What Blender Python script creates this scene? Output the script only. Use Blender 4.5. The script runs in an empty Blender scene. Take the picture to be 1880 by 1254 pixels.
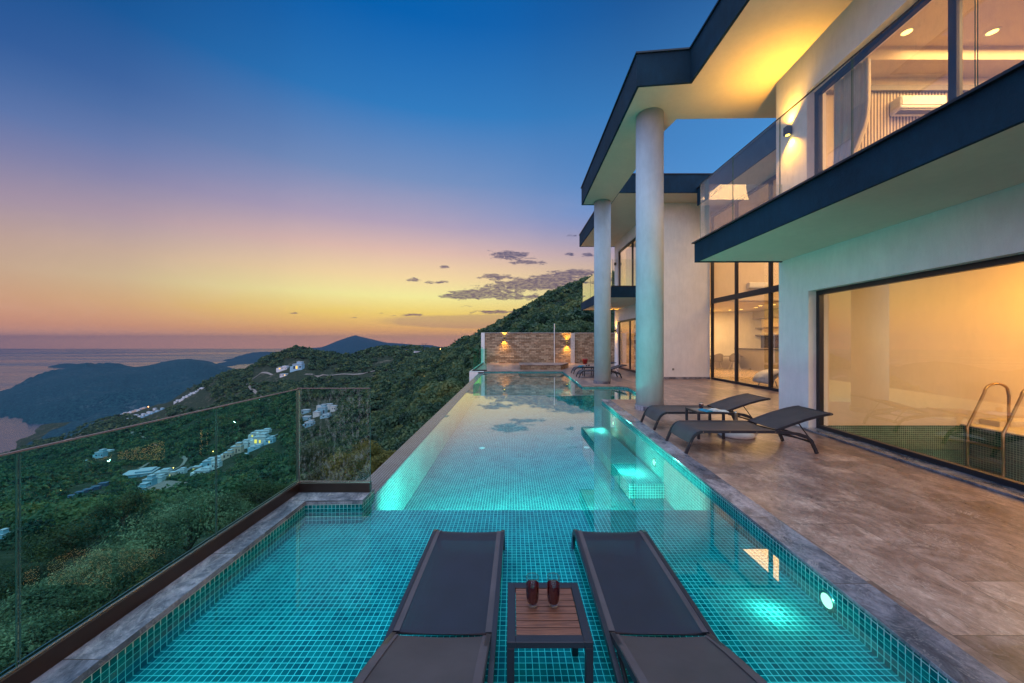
import bpy, math, random
import numpy as np
from mathutils import Vector, Matrix
R = math.radians
random.seed(7); rng = np.random.default_rng(11)
scene = bpy.context.scene
col = scene.collection
F, CX, CY, H = 660.0, 940.0, 627.0, 1.6      # focal length and centre in photo pixels, eye height over the deck

def gp(px, py, z=0.0):                       # point on the level z seen at a photo pixel
    Y = F*(H-z)/(py-CY); return ((px-CX)/F*Y, Y)

# ------------------------------------------------------------------ helpers
class MB:
    def __init__(s): s.v=[]; s.f=[]; s.m=[]
    def add(s, vs, fs, mi=0):
        b=len(s.v); s.v+= [tuple(p) for p in vs]
        for f in fs: s.f.append([b+i for i in f]); s.m.append(mi)
        return s
    def box(s, x0,y0,z0,x1,y1,z1, mi=0):
        x0,x1=min(x0,x1),max(x0,x1); y0,y1=min(y0,y1),max(y0,y1); z0,z1=min(z0,z1),max(z0,z1)
        v=[(x0,y0,z0),(x1,y0,z0),(x1,y1,z0),(x0,y1,z0),(x0,y0,z1),(x1,y0,z1),(x1,y1,z1),(x0,y1,z1)]
        return s.add(v,[[0,3,2,1],[4,5,6,7],[0,1,5,4],[1,2,6,5],[2,3,7,6],[3,0,4,7]],mi)
    def prism(s, poly, z0, z1, mi=0):        # poly counter-clockwise; z1 may be list
        n=len(poly); za=z0 if isinstance(z0,list) else [z0]*n; zb=z1 if isinstance(z1,list) else [z1]*n
        a=sum(poly[i][0]*poly[(i+1)%n][1]-poly[(i+1)%n][0]*poly[i][1] for i in range(n))
        if a<0: poly=poly[::-1]; za=za[::-1]; zb=zb[::-1]
        v=[(p[0],p[1],za[i]) for i,p in enumerate(poly)]+[(p[0],p[1],zb[i]) for i,p in enumerate(poly)]
        f=[list(range(n))[::-1], list(range(n,2*n))]+[[i,(i+1)%n,n+(i+1)%n,n+i] for i in range(n)]
        return s.add(v,f,mi)
    def sheet(s, poly, z, mi=0):
        a=sum(poly[i][0]*poly[(i+1)%len(poly)][1]-poly[(i+1)%len(poly)][0]*poly[i][1] for i in range(len(poly)))
        if a<0: poly=poly[::-1]
        return s.add([(p[0],p[1],z) for p in poly],[list(range(len(poly)))],mi)
    def wallstrip(s, path, z0, z1, mi=0):    # vertical faces along a path
        for a,b in zip(path,path[1:]): s.add([(a[0],a[1],z0),(b[0],b[1],z0),(b[0],b[1],z1),(a[0],a[1],z1)],[[0,1,2,3]],mi)
        return s
    def tube(s, pts, r, n=10, mi=0, caps=True, sec=None):
        P=[Vector(p) for p in pts]; rings=[]; prev=None
        rr=r if isinstance(r,(list,tuple)) else [r]*len(P)
        base=len(s.v)
        for i,p in enumerate(P):
            t=(P[min(i+1,len(P)-1)]-P[max(i-1,0)]).normalized()
            if prev is None:
                up=Vector((0,0,1)) if abs(t.z)<.9 else Vector((0,1,0))
                if sec: up=Vector((0,1,0)) if abs(t.y)<.9 else Vector((0,0,1))
                a=t.cross(up).normalized()
            else: a=(prev-t*prev.dot(t)).normalized()
            b=t.cross(a).normalized(); prev=a
            if sec:
                w,h=sec; offs=[(-w,-h),(w,-h),(w,h),(-w,h)]
                for (u,q) in offs: s.v.append(tuple(p+b*u+a*q))
            else:
                for k in range(n):
                    an=2*math.pi*k/n; s.v.append(tuple(p+(a*math.cos(an)+b*math.sin(an))*rr[i]))
        m=4 if sec else n
        for i in range(len(P)-1):
            for k in range(m):
                s.f.append([base+i*m+k, base+i*m+(k+1)%m, base+(i+1)*m+(k+1)%m, base+(i+1)*m+k]); s.m.append(mi)
        if caps:
            s.f.append([base+k for k in range(m)][::-1]); s.m.append(mi)
            s.f.append([base+(len(P)-1)*m+k for k in range(m)]); s.m.append(mi)
        return s
    def lathe(s, prof, c=(0,0,0), n=24, mi=0):
        base=len(s.v)
        for (r,z) in prof:
            for k in range(n):
                an=2*math.pi*k/n; s.v.append((c[0]+r*math.cos(an),c[1]+r*math.sin(an),c[2]+z))
        for i in range(len(prof)-1):
            for k in range(n):
                s.f.append([base+i*n+k, base+i*n+(k+1)%n, base+(i+1)*n+(k+1)%n, base+(i+1)*n+k]); s.m.append(mi)
        return s
    def cyl(s, c, r, z0, z1, n=32, mi=0):
        s.lathe([(r,z0),(r,z1)],(c[0],c[1],0),n,mi); b=len(s.v)-2*n
        s.f.append([b+k for k in range(n)][::-1]); s.m.append(mi); s.f.append([b+n+k for k in range(n)]); s.m.append(mi)
        return s
    def xf(s, fn): s.v=[tuple(fn(*p)) for p in s.v]; return s
    def build(s, name, mats, parent=None, smooth=False, bevel=0, world=False):
        o=mesh_obj(name, s.v, s.f, mats, parent, smooth, world, s.m)
        if bevel:
            md=o.modifiers.new('bevel','BEVEL'); md.width=bevel; md.segments=2; md.limit_method='ANGLE'; md.angle_limit=R(40)
        return o

def rootloc(p):
    v=Vector((0,0,0))
    while p: v=v+p.location; p=p.parent
    return v
def mesh_obj(name, v, f, mats, parent=None, smooth=False, world=False, mi=None):
    v=np.array(v,dtype=np.float64)
    me=bpy.data.meshes.new(name)
    sh=np.array(rootloc(parent)) if (world and parent) else np.zeros(3)
    me.from_pydata((v-sh).tolist(),[],f)
    if not isinstance(mats,(list,tuple)): mats=[mats]
    for m in mats: me.materials.append(m)
    if mi is not None and len(mats)>1: me.polygons.foreach_set('material_index', mi)
    # box UV in metres
    uv=me.uv_layers.new(name='UVMap'); L=len(me.loops)
    vi=np.empty(L,dtype=np.int32); me.loops.foreach_get('vertex_index',vi)
    nn=np.empty(len(me.polygons)*3); me.polygons.foreach_get('normal',nn); nn=np.abs(nn.reshape(-1,3))
    tot=np.empty(len(me.polygons),dtype=np.int32); me.polygons.foreach_get('loop_total',tot)
    N=np.repeat(nn,tot,axis=0); P=v[vi]; u=np.empty((L,2))
    ax=np.where((N[:,2]>=N[:,0])&(N[:,2]>=N[:,1]),2,np.where(N[:,0]>=N[:,1],0,1))
    u[:,0]=np.where(ax==0,P[:,1],P[:,0]); u[:,1]=np.where(ax==2,P[:,1],P[:,2])
    uv.data.foreach_set('uv',u.ravel())
    if smooth: me.polygons.foreach_set('use_smooth',[True]*len(me.polygons))
    me.update()
    o=bpy.data.objects.new(name,me); col.objects.link(o)
    if parent: o.parent=parent
    return o
def tag(o,label=None,cat=None,group=None,kind=None):
    if label: o['label']=label
    if cat: o['category']=cat
    if group: o['group']=group
    if kind: o['kind']=kind
    return o
def thing(name,label,cat,loc=(0,0,0),rz=0,group=None):
    o=bpy.data.objects.new(name,None); o.empty_display_size=.1; col.objects.link(o)
    o.location=loc; o.rotation_euler=(0,0,rz); return tag(o,label,cat,group)
def struct(o): o['kind']='structure'; return o
def kids(o): return [c for c in bpy.data.objects if c.parent==o]
def copy_tree(o,label=None,loc=None,rz=None,parent=None):
    c=o.copy(); col.objects.link(c); c.parent=parent
    for ch in kids(o): copy_tree(ch,parent=c)
    if label: c['label']=label
    if loc is not None: c.location=loc
    if rz is not None: c.rotation_euler=(0,0,rz)
    return c

# ------------------------------------------------------------------ materials
def mat(name):
    m=bpy.data.materials.new(name); m.use_nodes=True; nt=m.node_tree
    for n in list(nt.nodes): nt.nodes.remove(n)
    out=nt.nodes.new('ShaderNodeOutputMaterial')
    return m,nt,out
def N(nt,t,**kw):
    n=nt.nodes.new(t)
    for k,v in kw.items():
        if k in n.inputs.keys() if hasattr(n.inputs,'keys') else False: n.inputs[k].default_value=v
        else: setattr(n,k,v)
    return n
def lk(nt,a,b): nt.links.new(a,b)
def bsdf(nt,out,base=(.5,.5,.5),rough=.5,metal=0,spec=.5):
    b=nt.nodes.new('ShaderNodeBsdfPrincipled'); b.inputs['Base Color'].default_value=(*base,1)
    b.inputs['Roughness'].default_value=rough; b.inputs['Metallic'].default_value=metal; b.inputs['Specular IOR Level'].default_value=spec
    lk(nt,b.outputs[0],out.inputs[0]); return b
def noise(nt,scale,detail=4,rough=.6,vec=None,dist=0):
    n=nt.nodes.new('ShaderNodeTexNoise'); n.inputs['Scale'].default_value=scale; n.inputs['Detail'].default_value=detail
    n.inputs['Roughness'].default_value=rough; n.inputs['Distortion'].default_value=dist
    if vec is not None: lk(nt,vec,n.inputs['Vector'])
    return n
def ramp(nt,fac,stops,interp='LINEAR'):
    r=nt.nodes.new('ShaderNodeValToRGB'); r.color_ramp.interpolation=interp
    e=r.color_ramp.elements
    while len(e)<len(stops): e.new(.5)
    for i,(p,c) in enumerate(stops): e[i].position=p; e[i].color=(*c,1) if len(c)==3 else c
    lk(nt,fac,r.inputs[0]); return r
def geopos(nt): return nt.nodes.new('ShaderNodeNewGeometry').outputs['Position']
def uvn(nt): return nt.nodes.new('ShaderNodeTexCoord').outputs['UV']
def scaled(nt,vec,s,rot=(0,0,0),loc=(0,0,0)):
    m=nt.nodes.new('ShaderNodeMapping'); m.inputs['Scale'].default_value=s; m.inputs['Rotation'].default_value=rot; m.inputs['Location'].default_value=loc
    lk(nt,vec,m.inputs['Vector']); return m.outputs[0]
def bump(nt,b,h,strength=.3,dist=.01):
    n=nt.nodes.new('ShaderNodeBump'); n.inputs['Strength'].default_value=strength; n.inputs['Distance'].default_value=dist
    lk(nt,h,n.inputs['Height']); lk(nt,n.outputs[0],b.inputs['Normal']); return n
def mixc(nt,fac,a,b,mode='MIX'):
    n=nt.nodes.new('ShaderNodeMix'); n.data_type='RGBA'; n.blend_type=mode
    if isinstance(fac,(int,float)): n.inputs[0].default_value=fac
    else: lk(nt,fac,n.inputs[0])
    for i,x in ((6,a),(7,b)):
        if isinstance(x,tuple): n.inputs[i].default_value=(*x,1)
        else: lk(nt,x,n.inputs[i])
    return n.outputs[2]
def math_(nt,op,a,b=0.0,c=None,clamp=False):
    n=nt.nodes.new('ShaderNodeMath'); n.operation=op; n.use_clamp=clamp
    for i,x in enumerate((a,b,c)):
        if x is None: continue
        if isinstance(x,(int,float)): n.inputs[i].default_value=x
        else: lk(nt,x,n.inputs[i])
    return n.outputs[0]

M={}
def plain(name,base,rough=.5,metal=0,spec=.5,var=.12,scale=6,bmp=0,bscale=60):
    m,nt,out=mat(name); b=bsdf(nt,out,base,rough,metal,spec); p=geopos(nt)
    n=noise(nt,scale,5,.6,p); lo=tuple(c*(1-var) for c in base); hi=tuple(min(1,c*(1+var)) for c in base)
    r=ramp(nt,n.outputs[0],[(.3,lo),(.7,hi)]); lk(nt,r.outputs[0],b.inputs['Base Color'])
    if bmp: bump(nt,b,noise(nt,bscale,6,.7,p).outputs[0],bmp,.01)
    M[name]=m; return m
def tiles(name,size,grout,c1,c2,groutc,rough=.3,spec=.12,ver=.5):
    m,nt,out=mat(name); b=bsdf(nt,out,c1,rough,0,spec)
    u=uvn(nt); br=nt.nodes.new('ShaderNodeTexBrick'); br.offset=0; br.squash=1
    br.inputs['Scale'].default_value=1; br.inputs['Brick Width'].default_value=size; br.inputs['Row Height'].default_value=size
    br.inputs['Mortar Size'].default_value=grout; br.inputs['Mortar Smooth'].default_value=.2; br.inputs['Bias'].default_value=0
    br.inputs['Color1'].default_value=(*c1,1); br.inputs['Color2'].default_value=(*c2,1); br.inputs['Mortar'].default_value=(*groutc,1)
    lk(nt,u,br.inputs['Vector'])
    n=noise(nt,3.0,4,.6,geopos(nt)); r=ramp(nt,n.outputs[0],[(.25,(.72,.72,.72)),(.75,(1.15,1.15,1.15))])
    lk(nt,mixc(nt,1.0,br.outputs['Color'],r.outputs[0],'MULTIPLY'),b.inputs['Base Color'])
    lk(nt,math_(nt,'MULTIPLY_ADD',br.outputs['Fac'],.5,rough),b.inputs['Roughness'])
    bump(nt,b,math_(nt,'SUBTRACT',1.0,br.outputs['Fac']),.4,.002)
    M[name]=m; return m

tiles('pool_mosaic',.0385,.0024,(.002,.10,.11),(.010,.21,.20),(.54,.78,.72),spec=.0)
tiles('indoor_mosaic',.0385,.0028,(.008,.055,.035),(.02,.11,.07),(.40,.50,.36))
tiles('edge_mosaic',.0385,.0022,(.030,.045,.055),(.06,.08,.09),(.13,.15,.16),rough=.25,spec=.5)

def plaster(name,base,bmp=.5,lo=.93,st=.96):
    m,nt,out=mat(name); b=bsdf(nt,out,base,.85,0,.25); p=geopos(nt)
    n=noise(nt,1.3,6,.65,p); r=ramp(nt,n.outputs[0],[(.3,tuple(c*lo for c in base)),(.66,base)])
    n3=noise(nt,9,5,.7,scaled(nt,p,(1,1,.25))); r3=ramp(nt,n3.outputs[0],[(.32,(st,st,st)),(.6,(1,1,1))])
    lk(nt,mixc(nt,1.0,r.outputs[0],r3.outputs[0],'MULTIPLY'),b.inputs['Base Color'])
    bump(nt,b,noise(nt,55,8,.75,p).outputs[0],bmp,.012); M[name]=m; return m
plaster('white_plaster',(.86,.82,.77),.5,.88,.93)
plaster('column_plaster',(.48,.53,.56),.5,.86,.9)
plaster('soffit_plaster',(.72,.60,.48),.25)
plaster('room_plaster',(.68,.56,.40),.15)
plaster('fascia',(.005,.034,.066),.9,.55,.8)
plain('dark_frame',(.022,.022,.028),.35,.3,var=.1,bmp=.05)
plain('channel_brown',(.03,.018,.014),.35,.4,var=.2)
plain('loungermetal',(.018,.020,.030),.42,.3,var=.1)
plain('brass_steel',(.45,.30,.13),.28,1.0,var=.1)
plain('rail_cap',(.16,.11,.11),.4,.2)
plain('steel',(.55,.5,.42),.22,1.0,var=.06)
plain('white_plastic',(.75,.73,.70),.35,var=.04)
plain('pale_stone',(.5,.45,.40),.6,var=.2,scale=9,bmp=.2)
plain('grey_furniture',(.20,.17,.14),.5,var=.1)
plain('dark_counter',(.05,.04,.035),.2,var=.3)
plain('curtain_cloth',(.62,.56,.50),.9,var=.06)
plain('blind_light',(.72,.62,.42),.9,var=.05)
plain('blind_dark',(.26,.19,.13),.9,var=.08)
plain('blue_cloth',(.02,.20,.30),.85,var=.3,scale=18)
plain('paper',(.45,.5,.5),.5,var=.5,scale=25)
plain('red_plastic',(.30,.02,.02),.4,var=.15)
plain('concrete_base',(.55,.52,.50),.7,var=.1,bmp=.1)
plain('floor_tile_in',(.45,.34,.22),.18,var=.15,scale=3)

def stone_deck(name,cols,vein,bw=1.2,bh=.6,rough=.28,warp=1.0,joint=(.16,.12,.1)):
    m,nt,out=mat(name); b=bsdf(nt,out,cols[0],rough); p=geopos(nt); u=uvn(nt)
    br=nt.nodes.new('ShaderNodeTexBrick'); br.offset=.37; br.inputs['Scale'].default_value=1
    br.inputs['Brick Width'].default_value=bh; br.inputs['Row Height'].default_value=bw
    u2=scaled(nt,u,(1,1,1),(0,0,R(0)))
    sw=nt.nodes.new('ShaderNodeSeparateXYZ'); lk(nt,u2,sw.inputs[0]); cb=nt.nodes.new('ShaderNodeCombineXYZ'); lk(nt,sw.outputs[1],cb.inputs[0]); lk(nt,sw.outputs[0],cb.inputs[1])
    br.inputs['Brick Width'].default_value=bw; br.inputs['Row Height'].default_value=bh
    br.inputs['Mortar Size'].default_value=.0028; br.inputs['Color1'].default_value=(0,0,0,1); br.inputs['Color2'].default_value=(1,1,1,1); br.inputs['Mortar'].default_value=(.5,.5,.5,1)
    lk(nt,cb.outputs[0],br.inputs['Vector'])
    # each slab shifts the veining
    sh=nt.nodes.new('ShaderNodeVectorMath'); sh.operation='MULTIPLY_ADD'; lk(nt,br.outputs['Color'],sh.inputs[0]); sh.inputs[1].default_value=(13,7,3); lk(nt,p,sh.inputs[2])
    v1=scaled(nt,sh.outputs[0],(1.9,1.35,1),(0,0,R(48)))
    n1=noise(nt,1.7,14,.76,v1,.5*warp); n2=noise(nt,11,12,.85,v1,.3*warp)
    r1=ramp(nt,n1.outputs[0],[(.32,cols[0]),(.45,cols[1]),(.55,cols[2]),(.68,cols[3])])
    r2=ramp(nt,n2.outputs[0],[(.34,(.45,.43,.43)),(.48,(.95,.95,.95)),(.66,(1.4,1.34,1.3))])
    c=mixc(nt,1.0,r1.outputs[0],r2.outputs[0],'MULTIPLY')
    # thin pale veins where a noise crosses its middle
    nv=noise(nt,1.9,6,.6,v1,2.6); d=math_(nt,'ABSOLUTE',math_(nt,'SUBTRACT',nv.outputs[0],.5))
    vm=ramp(nt,d,[(0,(1,1,1)),(.016,(0,0,0))]); nvm=noise(nt,2.2,3,.5,p); msk=math_(nt,'MULTIPLY',vm.outputs[0],math_(nt,'MULTIPLY_ADD',nvm.outputs[0],2.4,-.9,True))
    c=mixc(nt,msk,c,vein)
    tint=ramp(nt,br.outputs['Color'],[(0,(.62,.62,.66)),(1,(1.28,1.23,1.18))])
    c=mixc(nt,1.0,c,tint.outputs[0],'MULTIPLY')
    c=mixc(nt,math_(nt,'MULTIPLY',br.outputs['Fac'],.8),c,(.05,.035,.03))
    lk(nt,c,b.inputs['Base Color'])
    lk(nt,math_(nt,'MULTIPLY_ADD',n2.outputs[0],.3,rough-.12),b.inputs['Roughness'])
    bump(nt,b,math_(nt,'ADD',math_(nt,'MULTIPLY',n2.outputs[0],.25),math_(nt,'SUBTRACT',1,br.outputs['Fac'])),.22,.003)
    M[name]=m; return m
stone_deck('deck_stone',[(.110,.062,.050),(.205,.125,.100),(.315,.205,.163),(.47,.335,.27)],(.60,.48,.40))
stone_deck('coping_marble',[(.05,.055,.075),(.12,.125,.15),(.24,.235,.27),(.36,.34,.37)],(.5,.45,.42),bw=.9,bh=3.0,rough=.2,warp=1.6)

# stone block wall
m,nt,out=mat('stone_blocks'); b=bsdf(nt,out,(.3,.25,.2),.9,0,.2); u=uvn(nt); p=geopos(nt)
wv=nt.nodes.new('ShaderNodeVectorMath'); wv.operation='MULTIPLY_ADD'; lk(nt,noise(nt,3,2,.5,p).outputs['Color'],wv.inputs[0]); wv.inputs[1].default_value=(.06,.03,0); lk(nt,u,wv.inputs[2])
br=nt.nodes.new('ShaderNodeTexBrick'); br.offset=.43; br.inputs['Scale'].default_value=1; br.inputs['Brick Width'].default_value=.36; br.inputs['Row Height'].default_value=.115
br.inputs['Mortar Size'].default_value=.008; br.inputs['Color1'].default_value=(.26,.165,.10,1); br.inputs['Color2'].default_value=(.56,.42,.28,1); br.inputs['Mortar'].default_value=(.12,.09,.07,1)
lk(nt,wv.outputs[0],br.inputs['Vector']); n=noise(nt,7,6,.7,p); rr=ramp(nt,n.outputs[0],[(.3,(.65,.62,.6)),(.7,(1.25,1.2,1.15))])
lk(nt,mixc(nt,1.0,br.outputs['Color'],rr.outputs[0],'MULTIPLY'),b.inputs['Base Color'])
bump(nt,b,math_(nt,'ADD',math_(nt,'SUBTRACT',1,br.outputs['Fac']),n.outputs[0]),.9,.03); M['stone_blocks']=m

def schlick(nt,r0,pw=5.0,nrm=None):
    g=nt.nodes.new('ShaderNodeNewGeometry'); d=nt.nodes.new('ShaderNodeVectorMath'); d.operation='DOT_PRODUCT'; lk(nt,g.outputs['Incoming'],d.inputs[0]); lk(nt,nrm if nrm is not None else g.outputs['Normal'],d.inputs[1])
    c=math_(nt,'SUBTRACT',1.0,math_(nt,'ABSOLUTE',d.outputs['Value']),None,True)
    return math_(nt,'MULTIPLY_ADD',math_(nt,'POWER',c,pw),1-r0,r0,True)
# glass: thin sheet, clear with a surface reflection
def thin_glass(name,tint,rough=0.0,boost=1.0,dirt=0.0):
    m,nt,out=mat(name); tr=nt.nodes.new('ShaderNodeBsdfTransparent'); tr.inputs[0].default_value=(*tint,1)
    gl=nt.nodes.new('ShaderNodeBsdfGlossy'); gl.inputs['Roughness'].default_value=rough; gl.inputs['Color'].default_value=(1,1,1,1)
    fr=schlick(nt,.075)
    mx=nt.nodes.new('ShaderNodeMixShader'); lk(nt,math_(nt,'MULTIPLY',fr,boost,None,True),mx.inputs[0]); lk(nt,tr.outputs[0],mx.inputs[1]); lk(nt,gl.outputs[0],mx.inputs[2])
    o=mx.outputs[0]
    if dirt:
        df=nt.nodes.new('ShaderNodeBsdfDiffuse'); df.inputs[0].default_value=(.6,.6,.58,1)
        p=geopos(nt); n=noise(nt,22,8,.8,scaled(nt,p,(1,1,.4))); r=ramp(nt,n.outputs[0],[(.5,(0,0,0)),(.8,(1,1,1))])
        m2=nt.nodes.new('ShaderNodeMixShader'); lk(nt,math_(nt,'MULTIPLY',r.outputs[0],dirt),m2.inputs[0]); lk(nt,o,m2.inputs[1]); lk(nt,df.outputs[0],m2.inputs[2]); o=m2.outputs[0]
    lk(nt,o,out.inputs[0]); M[name]=m; return m
thin_glass('rail_glass',(.50,.95,.82),0,.17,.03)
thin_glass('dusty_glass',(.80,.88,.80),0,.9,.5)
thin_glass('balcony_glass',(.90,.90,.86),0,1.7,.12)
thin_glass('window_glass',(.95,.94,.90),0,2.4,.02)
thin_glass('drink_glass',(.92,.94,.96),0,1.6)
m,nt,out=mat('glass_edge'); b=bsdf(nt,out,(.03,.09,.07),.2); M['glass_edge']=m
m,nt,out=mat('drink_red'); b=bsdf(nt,out,(.07,.002,.003),.05); b.inputs['Transmission Weight'].default_value=.35; b.inputs['IOR'].default_value=1.1; M['drink_red']=m

# pool water
def water_mat(name,tint,bs=.02,scale=1.2):
    m,nt,out=mat(name); tr=nt.nodes.new('ShaderNodeBsdfTransparent'); tr.inputs[0].default_value=(*tint,1)
    gl=nt.nodes.new('ShaderNodeBsdfGlossy'); gl.inputs['Roughness'].default_value=.0; gl.inputs['Color'].default_value=(1,1,1,1)
    bp=nt.nodes.new('ShaderNodeBump'); bp.inputs['Strength'].default_value=bs; bp.inputs['Distance'].default_value=.05
    lk(nt,noise(nt,scale,2,.4,geopos(nt)).outputs[0],bp.inputs['Height']); lk(nt,bp.outputs[0],gl.inputs['Normal'])
    mx=nt.nodes.new('ShaderNodeMixShader'); lk(nt,schlick(nt,.022,3.1),mx.inputs[0]); lk(nt,tr.outputs[0],mx.inputs[1]); lk(nt,gl.outputs[0],mx.inputs[2]); lk(nt,mx.outputs[0],out.inputs[0])
    M[name]=m; return m
water_mat('pool_water',(.26,.96,.97),.012)

# textilene mesh fabric
def fabric(name,base,tr_amt):
    m,nt,out=mat(name); b=bsdf(nt,out,base,.62,0,.45); u=uvn(nt)
    w=nt.nodes.new('ShaderNodeTexWave'); w.inputs['Scale'].default_value=120; lk(nt,u,w.inputs[0])
    w2=nt.nodes.new('ShaderNodeTexWave'); w2.bands_direction='Y'; w2.inputs['Scale'].default_value=120; lk(nt,u,w2.inputs[0])
    n=noise(nt,4,5,.6,geopos(nt)); r=ramp(nt,n.outputs[0],[(.3,tuple(c*.8 for c in base)),(.7,tuple(c*1.25 for c in base))]); lk(nt,r.outputs[0],b.inputs['Base Color'])
    bump(nt,b,math_(nt,'ADD',w.outputs[1],w2.outputs[1]),.15,.001)
    tr=nt.nodes.new('ShaderNodeBsdfTransparent'); mx=nt.nodes.new('ShaderNodeMixShader'); mx.inputs[0].default_value=tr_amt
    lk(nt,b.outputs[0],mx.inputs[1]); lk(nt,tr.outputs[0],mx.inputs[2]); lk(nt,mx.outputs[0],out.inputs[0]); M[name]=m
fabric('sling',(.007,.009,.022),.07); fabric('sling_solid',(.045,.036,.040),.01); fabric('sling_hem',(.06,.047,.055),.0)
# wood
m,nt,out=mat('teak'); b=bsdf(nt,out,(.2,.08,.04),.45); p=geopos(nt)
n=noise(nt,5,8,.65,scaled(nt,p,(1.2,22,22)),.5); r=ramp(nt,n.outputs[0],[(.3,(.06,.018,.010)),(.5,(.15,.05,.028)),(.75,(.26,.10,.055))]); lk(nt,r.outputs[0],b.inputs['Base Color']); bump(nt,b,n.outputs[0],.2,.002); M['teak']=m
# slatted panelling
m,nt,out=mat('slat_panel'); b=bsdf(nt,out,(.4,.3,.2),.6); w=nt.nodes.new('ShaderNodeTexWave'); w.inputs['Scale'].default_value=5.2; w.bands_direction='X'; lk(nt,geopos(nt),w.inputs[0])
r=ramp(nt,w.outputs[1],[(.4,(.16,.11,.09)),(.55,(.62,.50,.40))]); lk(nt,r.outputs[0],b.inputs['Base Color']); bump(nt,b,w.outputs[1],.6,.02); M['slat_panel']=m
def emit(name,c,s):
    m,nt,out=mat(name); e=nt.nodes.new('ShaderNodeEmission'); e.inputs[0].default_value=(*c,1); e.inputs[1].default_value=s; lk(nt,e.outputs[0],out.inputs[0]); M[name]=m
emit('lamp_warm',(1,.62,.12),9); emit('lamp_yellow',(1,.70,.06),14); emit('pool_lamp',(1,.88,.58),2.6); emit('street_glow',(1,.42,.12),12); emit('lit_window',(1,.58,.12),1.6)

def light(name,kind,loc,power,color,size=.1,rot=None,spot=None,blend=.6,parent=None,sy=None):
    l=bpy.data.lights.new(name,kind); l.energy=power; l.color=color
    if kind in('POINT','SPOT'): l.shadow_soft_size=size
    if kind=='AREA': l.size=size; 
    if kind=='AREA' and sy: l.shape='RECTANGLE'; l.size_y=sy
    if kind=='SPOT' and spot: l.spot_size=spot; l.spot_blend=blend
    o=bpy.data.objects.new(name,l); col.objects.link(o); o.location=loc
    if rot: o.rotation_euler=rot
    return o
def aim(d): return Vector(d).to_track_quat('-Z','Y').to_euler()

# ------------------------------------------------------------------ camera
cam=bpy.data.cameras.new('camera'); co=bpy.data.objects.new('camera',cam); col.objects.link(co)
cam.sensor_width=36; cam.lens=F/1880*36; co.location=(0,0,H); co.rotation_euler=(R(90),0,0); cam.clip_end=60000; cam.clip_start=.05
scene.camera=co
scene.view_settings.view_transform='Standard'; scene.view_settings.look='None'; scene.view_settings.exposure=0; scene.view_settings.gamma=1
scene.cycles.use_denoising=True
scene.cycles.max_bounces=8; scene.cycles.diffuse_bounces=3; scene.cycles.glossy_bounces=4; scene.cycles.transparent_max_bounces=16; scene.cycles.volume_bounces=0
scene.cycles.sample_clamp_indirect=4; scene.cycles.caustics_reflective=False; scene.cycles.caustics_refractive=False
POOL_W=80.0; SCONCE_W=30.0; ROOM_W=260.0; HAZE=6e-5; HAZE_C=(.11,.165,.28)
BACK_K=8.5; ZEN=(1.9,2.3,3.0)
SUN_AZ=math.atan((770-940)/660)
SKY_STOPS={"sun":[(0,(255,180,135)),(.03,(250,184,106)),(.075,(255,220,112)),(.12,(255,244,160)),(.17,(252,222,166)),(.235,(230,192,176)),(.30,(186,166,186)),(.40,(124,146,190)),(.53,(48,122,190)),(.66,(2,96,174)),(1,(0,70,140))],
"away":[(0,(255,182,150)),(.03,(222,154,130)),(.10,(198,151,138)),(.165,(176,146,150)),(.22,(146,134,164)),(.28,(112,122,166)),(.35,(62,106,166)),(.44,(6,76,145)),(.6,(0,50,114)),(1,(0,50,110))],
"back":[(0,(118,112,135)),(.15,(135,128,152)),(.35,(105,125,165)),(.6,(60,108,160)),(1,(30,85,145))]}
BLOBS=[(935,468,40,8,1.25),(968,482,38,6,1.05),(1050,433,18,4,.95),(1045,466,16,5,.9),(1080,466,10,4,.7),(817,490,15,4.5,1.0),(758,514,19,4.5,1.0),(785,519,10,3,.8),(812,518,18,4,.95),(905,507,30,6,1.0),(960,524,80,12,1.2),(1020,515,55,12,1.2),(870,538,55,9,1.05),(840,545,40,5,.8),(960,546,75,7,.9),(1060,500,45,8,1.0),(1090,470,30,5,.6),(760,578,24,3.5,1.0),(905,573,55,4.5,1.15),(540,575,12,2.5,1.0),(650,583,10,2,.8),(720,580,8,2,.7),(860,563,14,3,.8),(700,575,8,2,.6)]
# ------------------------------------------------------------------ world: dusk sky
w=bpy.data.worlds.new('World'); scene.world=w; w.use_nodes=True; nt=w.node_tree
for n in list(nt.nodes): nt.nodes.remove(n)
out=nt.nodes.new('ShaderNodeOutputWorld'); bg=nt.nodes.new('ShaderNodeBackground'); lk(nt,bg.outputs[0],out.inputs[0])
tc=nt.nodes.new('ShaderNodeTexCoord').outputs['Generated']
sp=nt.nodes.new('ShaderNodeSeparateXYZ'); lk(nt,tc,sp.inputs[0]); sx,sy,sz=sp.outputs
def lin(c): return tuple(((x/255)/12.92 if x/255<=.04045 else ((x/255+.055)/1.055)**2.4) for x in c)
S=SKY_STOPS
el=math_(nt,'MAXIMUM',sz,0.0)
ra=ramp(nt,el,[(p,lin(c)) for p,c in S['sun']]); rb=ramp(nt,el,[(p,lin(c)) for p,c in S['away']]); rc=ramp(nt,el,[(p,lin(c)) for p,c in S['back']])
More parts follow.
